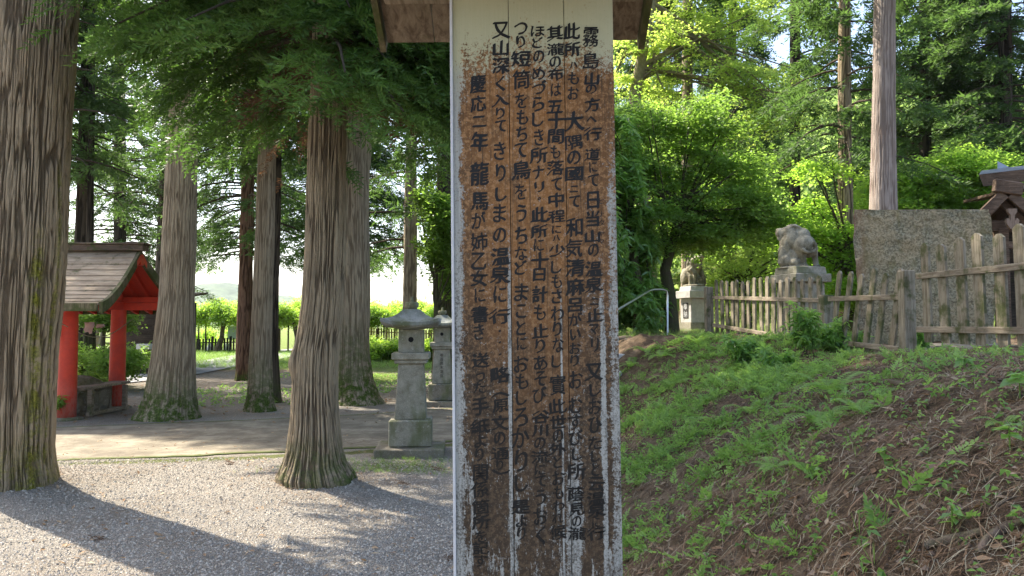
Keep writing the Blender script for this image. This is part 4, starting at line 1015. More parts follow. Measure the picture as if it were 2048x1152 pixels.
# water basin rock
def rock(name, label, cat, c, rad, mat, seed=1, parent=None, group=None, rough=.25):
    n1, n2 = 40, 24; th = np.linspace(0, 2 * np.pi, n1, endpoint=False); ph = np.linspace(-np.pi / 2, np.pi / 2, n2)
    T_, Ph = np.meshgrid(th, ph); d = np.stack([np.cos(Ph) * np.cos(T_), np.cos(Ph) * np.sin(T_), np.sin(Ph)], -1)
    d = np.sign(d) * np.abs(d) ** .75
    k = 1 + rough * (fbm(d[..., 0] * 2 + d[..., 2] * 1.5 + 5, d[..., 1] * 2 + d[..., 2] + 3, 4, seed) - .5) * 2
    V = (d * k[..., None] * np.array(rad) + np.array(c)).reshape(-1, 3); ix = np.arange(n1 * n2).reshape(n2, n1); nx_ = np.roll(ix, -1, 1)
    Fq = np.stack([ix[:-1], nx_[:-1], nx_[1:], ix[1:]], -1).reshape(-1, 4)
    o = mk(name, V - (np.array(c) if parent is None else 0), Fq, mat, parent, False)
    if parent is None: o.location = c; tag(o, label, cat, group)
    return o
rock('water_basin', 'dark rough stone water basin inside the red pavilion', 'basin', (-8.05, 13.5, .25), (.62, .5, .42), M['stone_dark'], 3)
broadleaf('potted_plant', 'small round-leaved green plant standing behind the low plank stand', 'plant', 14.6,
    [(200, 800, 5), (200, 785, 4), (198, 770, 3)], [(192, 758, 18, 9), (208, 762, 16, 9), (198, 748, 12, 8)], 'maple', TP['broad'], 380, .8, 131, layers=0, hollow=.1, limbs=False)
broadleaf('leafy_plant', 'yellow-green bushy plant at the left of the pavilion front post', 'plant', 13.8,
    [(112, 770, 5), (112, 740, 4)], [(112, 730, 20, 18), (122, 715, 12, 10), (100, 750, 20, 14)], 'yellow', TP['broad'], 520, .8, 132, layers=0, hollow=.1, limbs=False)
broadleaf('leafy_plant', 'dark green fern-like plant low against the foot of the pavilion front post', 'plant', 12.2,
    [(108, 845, 4), (108, 830, 3)], [(108, 820, 12, 14), (100, 808, 14, 12)], 'maple', TP['broad'], 520, .7, 133, layers=0, hollow=.1, limbs=False)

# shed, ladders, trough behind the pavilion
sh = thing('shed', 'dark plank shed standing behind the pavilion', 'shed', (-11.7, 24.6, 0))
w0 = P(235, 700, 24)[0]; w1 = P(324, 700, 24)[0]
for k in range(9): MB().box(((w0 + w1) / 2, 24.0 + (.01 if k % 2 else 0), .14 + k * .26), (w1 - w0, .05, .252), bev=.008).build('wall_board', M['shedwood'], sh)
MB().box((w1 - .025, 25.3, 1.2), (.05, 2.5, 2.4)).build('side_wall', M['shedwood'], sh)
MB().box((w0 + .025, 25.3, 1.2), (.05, 2.5, 2.4)).build('side_wall', M['shedwood'], sh)
MB().beam(((w0 + w1) / 2, 23.6, 2.38), ((w0 + w1) / 2, 26.9, 2.75), w1 - w0 + .5, .07).build('roof', M['shedwood2'], sh)
def ladder(label, a, b, D, wpx):
    p, q = P(*a, D), P(*b, D + .5); w_ = wpx / F * D
    root = thing('ladder', label, 'ladder', tuple(float(t) for t in p), group='ladders behind the pavilion')
    for s in (0, w_): MB().beam(p + (s, 0, 0), q + (s * .75, 0, 0), .05, .07, (0, 1, 0)).build('side_rail', M['ladder'], root)
    for k in range(6):
        t = (k + .5) / 6; c = p * (1 - t) + q * t
        MB().beam(c, c + (w_ * (1 - .25 * t), 0, 0), .035, .045).build('rung', M['ladder'], root)
M['ladder'] = plain('ladder_wood', (.20, .19, .12), .8)
ladder('pale wooden ladder leaning behind the pavilion, the left one', (171, 714), (192, 646), 21, 22)
ladder('pale wooden ladder leaning behind the pavilion, nearer the right front post', (198, 716), (214, 646), 21.6, 20)
yp = thing('plywood_sheet', 'ochre sheet of board standing behind the ladders', 'board', tuple(float(q) for q in P(182, 715, 22.4)))
MB().box(P(184, 675, 22.4), (.42, .03, 1.25), bev=.004).build('sheet', plain('ochre_board', (.20, .17, .08), .8), yp)
tb = thing('white_trough', 'white box basin fixed in front of the dark shed wall', 'basin', tuple(float(q) for q in P(292, 712, 23)))
MB().box(P(290, 693, 23.6), (.42, .3, .17), bev=.015).build('trough', M['white'], tb)
MB().tube([P(279, 699, 23.55), P(279, 716, 23.55)], .015, 6).build('leg', M['white'], tb)
def cable(name, label, cat, pts, r, mat, group=None, n=14):
    fine = []
    for i in range(len(pts) - 1):
        a, b, sag = np.array(pts[i][:3]), np.array(pts[i + 1][:3]), pts[i][3] if len(pts[i]) > 3 else 0
        for t in np.linspace(0, 1, n)[:-1]: fine.append(a * (1 - t) + b * t - np.array((0, 0, sag * 4 * t * (1 - t))))
    fine.append(np.array(pts[-1][:3])); v, f = tube(fine, r, 6)
    return tag(mk(name, v, f, mat, None, True), label, cat, group)
cable('rope', 'upper pale rope sagging from the pavilion to the thin dark trunk', 'rope', [(*P(150, 706, 21), .12), (*P(250, 711, 21), .25), (*P(304, 700, 21.5),)], .012, M['hose'])
cable('rope', 'lower pale rope drooping between the pavilion and the thin dark trunk', 'rope', [(*P(160, 716, 20), .08), (*P(240, 722, 20), .3), (*P(304, 712, 20.5),)], .012, M['hose'])

# ------------------------------------------------------------------ far field: fences, wisteria trellis, board, jars
def simple_fence(label, pts, n, hgt, wd, mat, group, rails=(.25, .75), th=.03):
    """pts: two world ground points."""
    a, b = np.array(pts[0]), np.array(pts[1]); root = thing('picket_fence', label, 'fence', tuple(float(q) for q in a), group=group)
    r = random.Random(n)
    L = np.linalg.norm((b - a)[:2]); ang = math.atan2(b[1] - a[1], b[0] - a[0])
    for i in range(n):
        t = (i + .5) / n; c = a * (1 - t) + b * t; post = i % 6 == 2
        h = hgt * (1.12 if post else r.uniform(.97, 1.03)); w_ = wd * (1.35 if post else 1)
        mb = MB().box((c[0], c[1], c[2] + h / 2), (w_, th * (2.5 if post else 1), h), rz=ang, ry=r.uniform(-.03, .03), bev=min(.008, w_ * .2))
        mb.build('post' if post else 'picket', mat, root)
    for q in rails:
        MB().beam(a + (0, -th * 1.5, hgt * q), b + (0, -th * 1.5, hgt * q), .03, .06).build('rail', mat, root)
    return root
simple_fence('black picket fence beyond the lane in front of the wisteria', (P(372, 711, 44), P(476, 709, 44)), 17, .98, .10, M['fence_black'], 'far picket fences')
simple_fence('pale brown picket fence in the sun behind the green shrubs', (P(730, 685, 46), P(905, 692, 43)), 33, .90, .105, M['fence_far'], 'far picket fences')
simple_fence('pale picket fence glimpsed behind the stainless handrail', (P(1290, 654, 34), P(1372, 655, 34)), 16, .78, .08, M['fence_far'], 'far picket fences')
wt = thing('wisteria_trellis', 'long flat trellis roofed with bright yellow-green wisteria across the field', 'trellis', (-11, 45, 0))
bl = []
r = np.random.default_rng(12)
for px in np.arange(378, 1010, 15):
    for D in (43.5, 46):
        cy = r.uniform(617, 640); bl.append((P(px + r.uniform(-6, 6), cy, D), (r.uniform(.5, .9), 1.2, r.uniform(.38, .62))))
foliage('foliage', blobs(bl, 150, TP['maple_far'], .62, 140, layers=.25, hollow=.2, droop=.5), M['wisteria'], wt)
for px in (398, 412, 560, 577, 592, 606, 660, 735, 756, 768, 790, 860, 930, 985):
    a = P(px, 640, 44 + (px % 3)); MB().tube([(a[0], a[1], -.1), a], .05, 6).build('post', M['limbpost'] if 'limbpost' in M else M['fence_black'], wt)
for px, l in ((447, -14), (552, 2), (588, 6), (800, 5)):
    a = P(px, 645, 43.5); b = P(px + l, 706, 43.5); MB().tube([b, (a + b) / 2 + np.array((.1, 0, 0)), a], [.20, .14, .12], 8).build('vine_trunk', M['shedwood2'], wt)
for Dq in (43, 46.5): MB().beam(P(378, 636, Dq), P(1010, 636, Dq), .08, .08).build('beam', M['fence_black'], wt)
nb = thing('notice_board', 'pale grey-green panel on legs at the far field, left of the reddish trunk', 'board', tuple(float(q) for q in P(468, 700, 45.5)))
MB().box(P(466, 665, 45.5), (.62, .08, .78), bev=.01).build('panel', M['pale_panel'], nb)
for px in (459, 472): MB().tube([P(px, 676, 45.6), P(px, 702, 45.6)], .025, 6).build('leg', M['pale_panel'], nb)
for i, (px, lab) in enumerate(((421, 'white jar behind the black picket fence, the left one'), (455, 'white jar behind the black picket fence, beside the notice board'))):
    p = P(px, 706, 45); v, f = lathe([(.12, 0), (.2, .1), (.22, .35), (.16, .5), (.12, .52), (.14, .58)], p, 12)
    tag(mk('jar', v, f, M['white'], None, True), lab, 'jar', 'jars beyond the black fence')
def hedge(name, label, D0, pxs, py0, py1, mat, seed, tpl='maple_far', dens=200, sc=.6, kind='stuff', cat='ground cover'):
    r = np.random.default_rng(seed); b = []
    for px in pxs:
        D = D0 + r.uniform(-1.5, 1.5); cy = r.uniform(py0, py1); b.append((P(px + r.uniform(-5, 5), cy, D), (.6, .6, .35)))
    o = foliage(name, blobs(b, dens, TP[tpl], sc, seed, layers=0, hollow=.1), M[mat], None); return tag(o, label, cat, kind=kind)
hedge('ground_cover', 'bright green low shrubs massed in the field right of the stout mossy cedar', 33, list(np.arange(735, 900, 7)) * 2, 688, 716, 'wisteria', 150, dens=150)
hedge('ground_cover', 'green bushes massed under the wisteria beyond the black fence', 50, list(np.arange(385, 480, 8)), 664, 690, 'wisteria', 151, dens=120)
hedge('ground_cover', 'low leafy growth and litter behind the red pavilion', 19, list(np.arange(150, 262, 9)), 718, 735, 'maple', 152, 'maple', 160, .9)

# ------------------------------------------------------------------ terrace picket fence (three runs)
def run_fence(label, D0, D1, px0, px1, tops, bots, up, lo, n, wd, tilt, posts, seed, warpk=None):
    """Pixel heights at both ends place the run; pickets stand on a straight line between the ends."""
    A = P(px0, bots[0], D0); B = P(px1, bots[1], D1); TA = P(px0, tops[0], D0); TB = P(px1, tops[1], D1)
    UA, UB = P(px0, up[0], D0), P(px1, up[1], D1); LA, LB = P(px0, lo[0], D0), P(px1, lo[1], D1)
    root = thing('picket_fence', label, 'fence', tuple(float(q) for q in A), group='terrace picket fence runs')
    r = random.Random(seed); d = (B - A); d[2] = 0; d /= np.linalg.norm(d); nrm = np.array((-d[1], d[0], 0.0))
    if nrm[0] > 0: nrm = -nrm        # towards the bank (the side the camera sees)
    for i in range(n):
        t = (i + .5) / n + r.uniform(-.006, .006); b = A * (1 - t) + B * t; u = TA * (1 - t) + TB * t
        h = u[2] - b[2] + r.uniform(-.035, .035); w_ = wd * r.uniform(.9, 1.08); th = .026; tp = .035
        a = tilt + r.uniform(-.035, .035)
        V = []
        for yv in (-th / 2, th / 2):
            for (xx, zz) in ((-w_ / 2, 0), (w_ / 2, 0), (w_ / 2, h - tp), (w_ * .12, h), (-w_ * .12, h), (-w_ / 2, h - tp)): V.append((xx, yv, zz))
        Fs = [(0, 1, 2, 3, 4, 5), (11, 10, 9, 8, 7, 6)] + [(k, k + 6, (k + 1) % 6 + 6, (k + 1) % 6) for k in range(6)]
        V = np.array(V); hx = V[:, 0] + (V[:, 2] - h / 2) * math.tan(a)
        Wp = b[None, :] + hx[:, None] * d[None, :] + V[:, 1:2] * nrm[None, :] + V[:, 2:3] * np.array((0, 0, 1.0)) + nrm * r.uniform(-.006, .006)
        mk('picket', Wp, Fs, M['fence'], root)
    for a, b in ((UA, UB), (LA, LB)):
        o = nrm * .036; MB().beam(a + o, b + o, .042, .062, bev=.005).build('rail', M['rail'], root)
    for px, D, t, b, w_ in posts:
        p = P(px, b, D) + nrm * .03; q = P(px, t, D) + nrm * .03
        c = (p + q) / 2; h = q[2] - p[2] + .25
        MB().box((c[0], c[1], c[2] - .125), (w_, w_, h), rz=math.atan2(d[1], d[0]), bev=.01).build('post', M['fence'], root)
    return root
run_fence('farthest run of the terrace picket fence, beside the left boar pedestal', 13.6, 9.95, 1430, 1650, (562, 551), (668, 704), (595, 601), (650, 687), 17, .10, .0, [(1421, 13.7, 574, 684, .13), (1657, 9.8, 590, 700, .14)], 1)
run_fence('leaning middle run of the terrace picket fence in front of the stone slab', 9.6, 8.0, 1664, 1806, (549, 538), (700, 716), (598, 594), (683, 699), 6, .105, .27, [(1820, 7.9, 541, 737, .125)], 2)
run_fence('nearest run of the terrace picket fence, at the right edge', 7.75, 5.9, 1842, 2125, (489, 440), (684, 699), (553, 526), (659, 662), 7, .125, -.03, [(2140, 5.8, 470, 740, .15)], 3)

# ------------------------------------------------------------------ standing slab
def slab_stone():
    D = 9.6; x0, x1 = P(1714, 600, D)[0], P(1990, 600, D)[0]; zt = P(1850, 419, D)[2]; zb = 1.2
    root = thing('stone_monument', 'big rough upright stone slab with a sawn flat top behind the picket fence', 'monument', ((x0 + x1) / 2, D, zb))
    n, m_ = 120, 120; xm = (x0 + x1) / 2; tt = (np.linspace(1714, 1988, n) - 1024) / F; xs_ = tt * (D + .5 * xm) / (1 + .5 * tt); zs = np.linspace(zb - .1, zt, m_); X, Z = np.meshgrid(xs_, zs); Xp = X.copy()
    inset = sstep(zt - .05, zt, Z) * 0
    ex = .03 * (fbm(Z * 3, Z * 0, 3, 3) - .5); X = X + np.where(X < (x0 + x1) / 2, ex, -ex) * 2 - sstep(x1 - .5, x1, X) * .07 * sstep(zt - .35, zt, Z) - .0
    Y = D - .5 * (Xp - xm) + .05 * (fbm(X * 2.2, Z * 2.2, 5, 7) - .5) * 2 + .018 * (fbm(X * 14, Z * 14, 3, 8) - .5) * 2
    Z = 1.6 + (Z - 1.6) * (1 - .5 * (Xp - xm) / D)
    Z = Z - .008 * (fbm(X * 3, X * 0 + 1, 3, 5) - .5) * (Z > zt - .02)
    Z = Z.copy(); fr = np.stack([X, Y, Z], -1); bk = np.stack([X + .14, D + .26 - .5 * (Xp - xm), Z], -1)
    V = np.concatenate([fr.reshape(-1, 3), bk.reshape(-1, 3)]); ix = np.arange(n * m_).reshape(m_, n); o = n * m_; Fs = []
    q = np.stack([ix[:-1, :-1], ix[:-1, 1:], ix[1:, 1:], ix[1:, :-1]], -1).reshape(-1, 4); q2 = q[:, ::-1] + o
    def band(l): return np.stack([l[:-1], l[1:], l[1:] + o, l[:-1] + o], -1)
    F_ = np.concatenate([q, q2, band(ix[-1])[:, ::-1], band(ix[:, 0])[:, ::-1] * 1, band(ix[:, -1])])
    mk('slab', V, F_, M['slab'], root, False)
    rock('foot_stone', None, None, ((x0 + x1) / 2 + .2, D - .35, 1.25), (1.0, .35, .12), M['stone_dark'], 5, root)
slab_stone()

# ------------------------------------------------------------------ boar statues
def remesh_blobs(items, vox, smooth=6):
    """items: ellipsoids (c, radii[, rotz]) and tubes (pts, radii); fused into one sculpted surface."""
    mb = MB()
    for it in items:
        if it[0] == 'e':
            c, rad = np.array(it[1]), np.array(it[2]); rot = it[3] if len(it) > 3 else 0
            th = np.linspace(0, 2 * np.pi, 20, endpoint=False); V = []; 
            for ph in np.linspace(-np.pi / 2 * .96, np.pi / 2 * .96, 13):
                for t in th: V.append((math.cos(ph) * math.cos(t), math.cos(ph) * math.sin(t), math.sin(ph)))
            V = np.array(V) * rad; ca, sa = math.cos(rot), math.sin(rot)
            V = np.stack([V[:, 0] * ca - V[:, 2] * sa, V[:, 1], V[:, 0] * sa + V[:, 2] * ca], -1) + c
            Fs = [(i * 20 + k, i * 20 + (k + 1) % 20, i * 20 + 20 + (k + 1) % 20, i * 20 + 20 + k) for i in range(12) for k in range(20)]
            Fs += [tuple(range(19, -1, -1)), tuple(range(240, 260))]; mb.add(V, Fs)
        else: mb.tube(it[1], it[2], 12)
    me = bpy.data.meshes.new('tmp'); me.from_pydata([tuple(v) for v in np.concatenate(mb.v)], [], mb.f)
    o = bpy.data.objects.new('tmp', me); COL.objects.link(o)
    m = o.modifiers.new('r', 'REMESH'); m.mode = 'VOXEL'; m.voxel_size = vox
    s = o.modifiers.new('s', 'SMOOTH'); s.factor = .5; s.iterations = smooth
    dg = bpy.context.evaluated_depsgraph_get(); me2 = bpy.data.meshes.new_from_object(o.evaluated_get(dg))
    V = np.empty(len(me2.vertices) * 3); me2.vertices.foreach_get('co', V); V = V.reshape(-1, 3)
    Fs = [tuple(p.vertices) for p in me2.polygons]; bpy.data.objects.remove(o); bpy.data.meshes.remove(me); bpy.data.meshes.remove(me2)
    return V, Fs
def big_boar():
    D = 12.6; k = D / F / 8.86; z0 = P(1600, 535, D)[2]; xc = P(1601, 535, D)[0]
    U = lambda x, y, d=0: (xc + (x - 540) * k, D + d * k, z0 + (925 - y) * k)
    R = lambda a, b, c: (a * k, b * k, c * k)
    it = [('e', U(610, 530, 0), R(205, 200, 195)), ('e', U(470, 410, 130), R(195, 190, 215), -.3), ('e', U(700, 560, 60), R(150, 170, 190)),
          ('e', U(370, 310, 190), R(140, 120, 135)), ('e', U(270, 290, 215), R(85, 85, 95)), ('e', U(235, 235, 225), R(42, 55, 40)), ('e', U(265, 370, 215), R(52, 62, 62)),
          ('e', U(350, 500, 160), R(110, 150, 200)), ('e', U(590, 370, 60), R(150, 165, 165), -.5), ('e', U(440, 320, 140), R(165, 150, 170)), ('e', U(460, 230, 150), R(120, 80, 80), -.5),
          ('t', [U(300, 560, 120), U(255, 700, 130), U(232, 860, 120)], [70 * k, 58 * k, 50 * k]), ('t', [U(400, 560, 230), U(390, 700, 260), U(370, 860, 250)], [70 * k, 55 * k, 50 * k]),
          ('t', [U(560, 650, -30), U(575, 760, -40), U(580, 880, -40)], [85 * k, 55 * k, 52 * k]), ('e', U(575, 895, -55), R(75, 90, 35)),
          ('e', U(785, 600, 40), R(75, 120, 130)), ('t', [U(800, 640, 60), U(830, 760, 70), U(845, 880, 60)], [80 * k, 52 * k, 50 * k]), ('e', U(845, 895, 45), R(62, 90, 30)),
          ('t', [U(715, 480, -185), U(745, 560, -205), U(720, 640, -215), U(640, 680, -215), U(560, 665, -205), U(505, 610, -185)], [20 * k, 27 * k, 30 * k, 30 * k, 28 * k, 34 * k]),
          ('e', U(330, 790, 150), R(130, 160, 140)), ('e', U(450, 700, 110), R(130, 140, 150)), ('e', U(300, 640, 170), R(90, 120, 130)), ('e', U(440, 840, 60), R(110, 160, 100)), ('e', U(540, 935, 60), R(380, 330, 35)),
          ('t', [U(350, 215, 110), U(420, 160, 95), U(500, 160, 95), U(570, 230, 60), U(620, 330, 10)], [18 * k, 26 * k, 28 * k, 26 * k, 12 * k]),
          ('t', [U(350, 235, 60), U(440, 178, 20), U(530, 200, 5), U(600, 290, -30), U(650, 380, -60)], [14 * k, 24 * k, 26 * k, 24 * k, 10 * k]), ('t', [U(380, 330, 20), U(430, 290, -10), U(490, 320, -30), U(520, 390, -50)], [12 * k, 20 * k, 20 * k, 10 * k]),
          ('t', [U(360, 270, 80), U(430, 220, 45), U(500, 240, 20), U(560, 310, -40)], [16 * k, 22 * k, 22 * k, 12 * k]),
          ('t', [U(300, 240, 130), U(330, 235, 110), U(348, 275, 105), U(320, 320, 115), U(275, 325, 125)], [16 * k, 20 * k, 18 * k, 18 * k, 14 * k])]
    root = thing('boar_statue', 'larger-looking stone boar with raised head and curled tail, seen from behind', 'statue', (xc, D, z0), group='stone boar guardians')
    V, Fs = remesh_blobs(it, .0105, 2); mk('body', V, Fs, M['statue'], root, True)
    mb = MB()
    mb.tube([U(312, 262, 98), U(312, 300, 98)], 12 * k, 8); mb.build('ear_shade', M['hole_shade'], root)  # black tube on the solid head stands for shade inside the ear
def small_boar():
    D = 20.5; k = D / F / 6.07; z0 = P(1388, 573, D)[2]; xc = P(1387, 573, D)[0]
    U = lambda x, y, d=0: (xc + (x - 285) * k, D + d * k, z0 + (465 - y) * k)
    R = lambda a, b, c: (a * k, b * k, c * k)
    it = [('e', U(305, 170, 10), R(72, 75, 75)), ('e', U(345, 135, -40), R(50, 70, 46), .3), ('e', U(372, 105, -80), R(34, 36, 30)), ('e', U(340, 215, -30), R(52, 55, 60)),
          ('e', U(295, 250, 40), R(90, 90, 90)), ('e', U(300, 340, 70), R(110, 110, 125)), ('e', U(205, 350, 110), R(50, 100, 115)),
          ('t', [U(250, 250, -20), U(292, 310, -50), U(285, 440, -55)], [30 * k, 28 * k, 24 * k]), ('t', [U(365, 270, -10), U(395, 350, -40), U(408, 445, -45)], [30 * k, 27 * k, 25 * k]),
          ('t', [U(238, 330, -40), U(235, 440, -50)], [20 * k, 22 * k]), ('e', U(335, 400, -10), R(70, 60, 70)),
          ('t', [U(240, 110, 0), U(262, 85, 0), U(285, 95, -10)], [12 * k, 16 * k, 8 * k]), ('e', U(285, 125, -55), R(14, 14, 9)), ('e', U(300, 455, 30), R(135, 150, 22)),
          ('t', [U(240, 140, 20), U(228, 180, 20), U(222, 230, 25)], [18 * k, 22 * k, 14 * k])]
    root = thing('boar_statue', 'smaller-looking stone boar sitting with its snout raised, facing the path', 'statue', (xc, D, z0), group='stone boar guardians')
    V, Fs = remesh_blobs(it, .0135, 2); mk('body', V, Fs, M['statue'], root, True)
    mb = MB(); mb.add(*MB_ell(U(283, 128, -66), R(8, 6, 5))); mb.add(*MB_ell(U(364, 98, -112), R(5, 4, 4))); mb.add(*MB_ell(U(384, 98, -112), R(5, 4, 4))); mb.build('eye_and_nostrils', M['hole_shade'], root)
def MB_ell(c, r):
    V = []; Fs = []
    for i in range(7):
        ph = -1.5 + 3.0 * i / 6
        for k in range(10): t = 2 * math.pi * k / 10; V.append((c[0] + r[0] * math.cos(ph) * math.cos(t), c[1] + r[1] * math.cos(ph) * math.sin(t), c[2] + r[2] * math.sin(ph)))
    for i in range(6):
        for k in range(10): Fs.append((i * 10 + k, i * 10 + (k + 1) % 10, i * 10 + 10 + (k + 1) % 10, i * 10 + 10 + k))
    return V, Fs
def pedestal(label, px, D, ys, ws, rz, plaque=None):
    """ys: pixel rows of slab top, slab/cap, cap/body, body/base, base bottom; ws widths in m."""
    zs = [P(px, y, D)[2] for y in ys]; x = float(P(px, ys[0], D)[0])
    root = thing('statue_pedestal', label, 'pedestal', (x, D, zs[-1]), (0, 0, rz), 'boar statue pedestals')
    for (a, b, w_, nm, tp) in ((zs[1], zs[0], ws[0], 'top_slab', .95), (zs[2], zs[1], ws[1], 'cap', 1.0), (zs[3], zs[2], ws[2], 'shaft', .97), (zs[4] - .3, zs[3], ws[3], 'base', .98)):
        MB().box((0, 0, (a + b) / 2 - zs[-1]), (w_, w_, b - a - .002), taper=tp, bev=.01).build(nm, M['granite'] if nm != 'base' and plaque else M['stone'], root, local=True)
    if plaque:
        zc = (zs[2] + zs[3]) / 2 - zs[-1]; hw_ = ws[2] / 2
        o = MB().box((-hw_ - .004, 0, zc), (.014, .24, .42), bev=.002).build('plaque', M['ink'], root, local=True)
        t = flat_text(plaque, 0, 0, .19, bold=.03)
        V = np.concatenate(t.v); V = np.stack([np.full(len(V), -hw_ - .0125), -V[:, 0], V[:, 2] + zc], -1)
        mk('inscription', V, t.f, M['white'], root, False, None, True)
    return root
big_boar(); small_boar()
pedestal('stone pedestal under the left boar, with a dark inscribed plaque on its side', 1387, 20.5, (573, 582, 597, 645, 672), (.56, .70, .52, .62), math.radians(20), '奉納')
pedestal('rust-stained stone pedestal under the right boar behind the picket fence', 1600, 12.6, (535, 549, 566, 668, 712), (.60, .70, .56, .66), math.radians(16))

# ------------------------------------------------------------------ shrine building at the right edge
def shrine():
    D = 15.0; root = thing('shrine_building', 'wooden shrine hall with grey curved metal eaves and a carved gable pendant', 'building', (12.0, 17, 1.35))
    # main roof: curved eave slab rising to the right, with a thick edge
    n = 14; V = []; W_ = 9.0; x0 = P(1958, 349, D)[0]
    for j, (dy, dz) in enumerate(((0, 0), (.9, .27), (1.9, .48), (3.0, .62))):
        for i in range(n):
            t = i / (n - 1); x = x0 + W_ * t; z = P(1958, 349, D)[2] + .30 * (1 - (1 - min(1, t * 2.4)) ** 1.6) * 1.0 + dz
            V.append((x + dy * .70, D + dy, z))
    V = np.array(V); nn = len(V); V2 = V - np.array((-.10, -.03, .24)); V2[:, 2] -= 0
    ix = np.arange(nn).reshape(4, n); q = [tuple(r) for r in np.stack([ix[:-1, :-1], ix[:-1, 1:], ix[1:, 1:], ix[1:, :-1]], -1).reshape(-1, 4)]
    mk('roof', V, q + [], M['copper'], root, True)
    def rim(l): return [(a, b, b + nn, a + nn) for a, b in zip(l[:-1], l[1:])]
    mk('eave_edge', np.concatenate([V - (0, 0, .004), V2]), [tuple(x + nn for x in f[::-1]) for f in q] + rim(list(ix[0])) + rim(list(ix[:, 0])) + rim(list(ix[-1])) + rim(list(ix[:, -1])), M['shinewood'], root, False)
    MB().add(*[[P(1995, 338, D + .9), P(2018, 334, D + .9), P(1995, 322, D + .9), P(1995, 338, D + 1.0), P(2018, 334, D + 1.0), P(1995, 322, D + 1.0)], [(0, 1, 2), (5, 4, 3), (0, 3, 4, 1), (1, 4, 5, 2), (2, 5, 3, 0)]]).build('ridge_end', M['copper'], root)
    # entrance gable below
    Dg = 14.4; ap = P(2012, 373, Dg); lf = P(1958, 425, Dg); rt = ap + np.array((ap[0] - lf[0], 0, lf[2] - ap[2])) * np.array((1.15, 1, 1.15))
    dp = np.array((1.75, 2.2, 0))
    for a, b in ((ap, lf), (ap, rt)):
        MB().add([a, b, b + dp, a + dp, a + (0, 0, .05), b + (0, 0, .05), b + dp + (0, 0, .05), a + dp + (0, 0, .05)], [(0, 1, 2, 3), (7, 6, 5, 4), (0, 4, 5, 1), (1, 5, 6, 2), (2, 6, 7, 3), (3, 7, 4, 0)]).build('gable_roof', M['shedwood2'], root)
        MB().beam(a + (0, -.03, -.09), b + (0, -.03, -.09), .06, .20, bev=.006).build('barge_board', M['shinewood'], root)
        MB().beam(a + (0, .18, -.26), b + (0, .18, -.26), .06, .14, bev=.006).build('barge_board', M['shinewood'], root)
    MB().box(ap + (.0, -.05, -.03), (.55, .12, .26), ry=.15, bev=.02).build('ridge_cap', M['shinewood'], root)
    # carved pendant
    c = P(2026, 440, Dg - .12); k = Dg / F
    out = [(0, 20), (-6, 17), (-12, 8), (-13, 0), (-9, -4), (-6, -2), (-5, 3), (-4, -4), (-4, -10), (-9, -16), (-9, -23), (9, -23), (9, -16), (4, -10), (4, -4), (5, 3), (6, -2), (9, -4), (13, 0), (12, 8), (6, 17)]
    m_ = len(out); V = [c + (x * k, y0, -y * k) for y0 in (0, .06) for x, y in out]
    MB().add(V, [tuple(range(m_))[::-1], tuple(range(m_, 2 * m_))] + [(i, (i + 1) % m_, (i + 1) % m_ + m_, i + m_) for i in range(m_)]).build('carved_pendant', M['pendant'], root)
    b0 = P(1972, 452, Dg + .3)
    MB().box((b0[0] + 1.2, Dg + .35, b0[2] - .0), (2.9, .16, .22), bev=.01).build('beam', M['shinewood'], root)
    MB().box((b0[0] + 1.2, Dg + .35, b0[2] - .38), (2.9, .14, .14), bev=.01).build('beam', M['shinewood'], root)
    for x in (b0[0] + .32, b0[0] + 2.2):
        MB().box((x, Dg + .35, (1.3 + b0[2]) / 2 - .1), (.2, .2, b0[2] - 1.3 + .1), bev=.01).build('post', M['shinewood'], root)
    MB().box((b0[0] + 5.6, D + 3.0, 2.9), (6.2, .12, 3.4)).build('wall', M['shedwood'], root)
    for i in range(7):
        e = P(2030 + i * 13, 376 - i * 1.8, D + .05); MB().box(e + (0, .9, 0), (.06, 1.6, .06)).build('rafter', M['shinewood'], root)
        MB().box(e + (0, .085, 0), (.062, .03, .062)).build('rafter_tip', M['white'], root)
M['pendant'] = wood_mat('pendant_wood', (.36, .26, .19), (.2, .14, .10), 2)
shrine()

# ------------------------------------------------------------------ handrail, steps, pipe
hr = thing('handrail', 'stainless steel tube handrail rising to the top of the steps', 'handrail', tuple(float(q) for q in P(1335, 676, 15)))
pts = [P(1160, 668, 12.4), P(1238, 618, 13.4), P(1298, 582, 14.6), P(1308, 579, 14.75), P(1325, 579, 14.9), P(1333, 582, 15), P(1335, 592, 15), P(1335, 676, 15) - np.array((0, 0, .1))]
MB().tube(pts, .022, 12).build('tube', M['steel'], hr, True)
MB().tube([P(1180, 655, 12.65), P(1180, 800, 12.65)], .022, 10).build('post', M['steel'], hr, True)
def log(label, a, b, r_, group, name='log'):
    v, f = tube([a * (1 - t) + b * t for t in np.linspace(0, 1, 6)], [r_ * (1 + .08 * math.sin(t * 9)) for t in np.linspace(0, 1, 6)], 14)
    return tag(mk(name, v, f, M['log'], None, False), label, 'log', group)
log('dark log edging at the top of the steps, right of the signboard', P(1200, 682, 13.2), P(1262, 681, 13.2), .085, 'step logs')
log('blackened log end lying beside the wooden block at the step edge', P(1285, 682, 13.0), P(1318, 681, 13.1), .09, 'step logs')
st = thing('wooden_block', 'short upright wooden block pinning the step logs', 'block', tuple(float(q) for q in P(1257, 700, 12.9)))
MB().box(P(1257, 689, 12.9), (.13, .12, .20), bev=.006).box(P(1270, 688, 12.95), (.10, .10, .18), bev=.006).build('block', M['benchwood'], st)
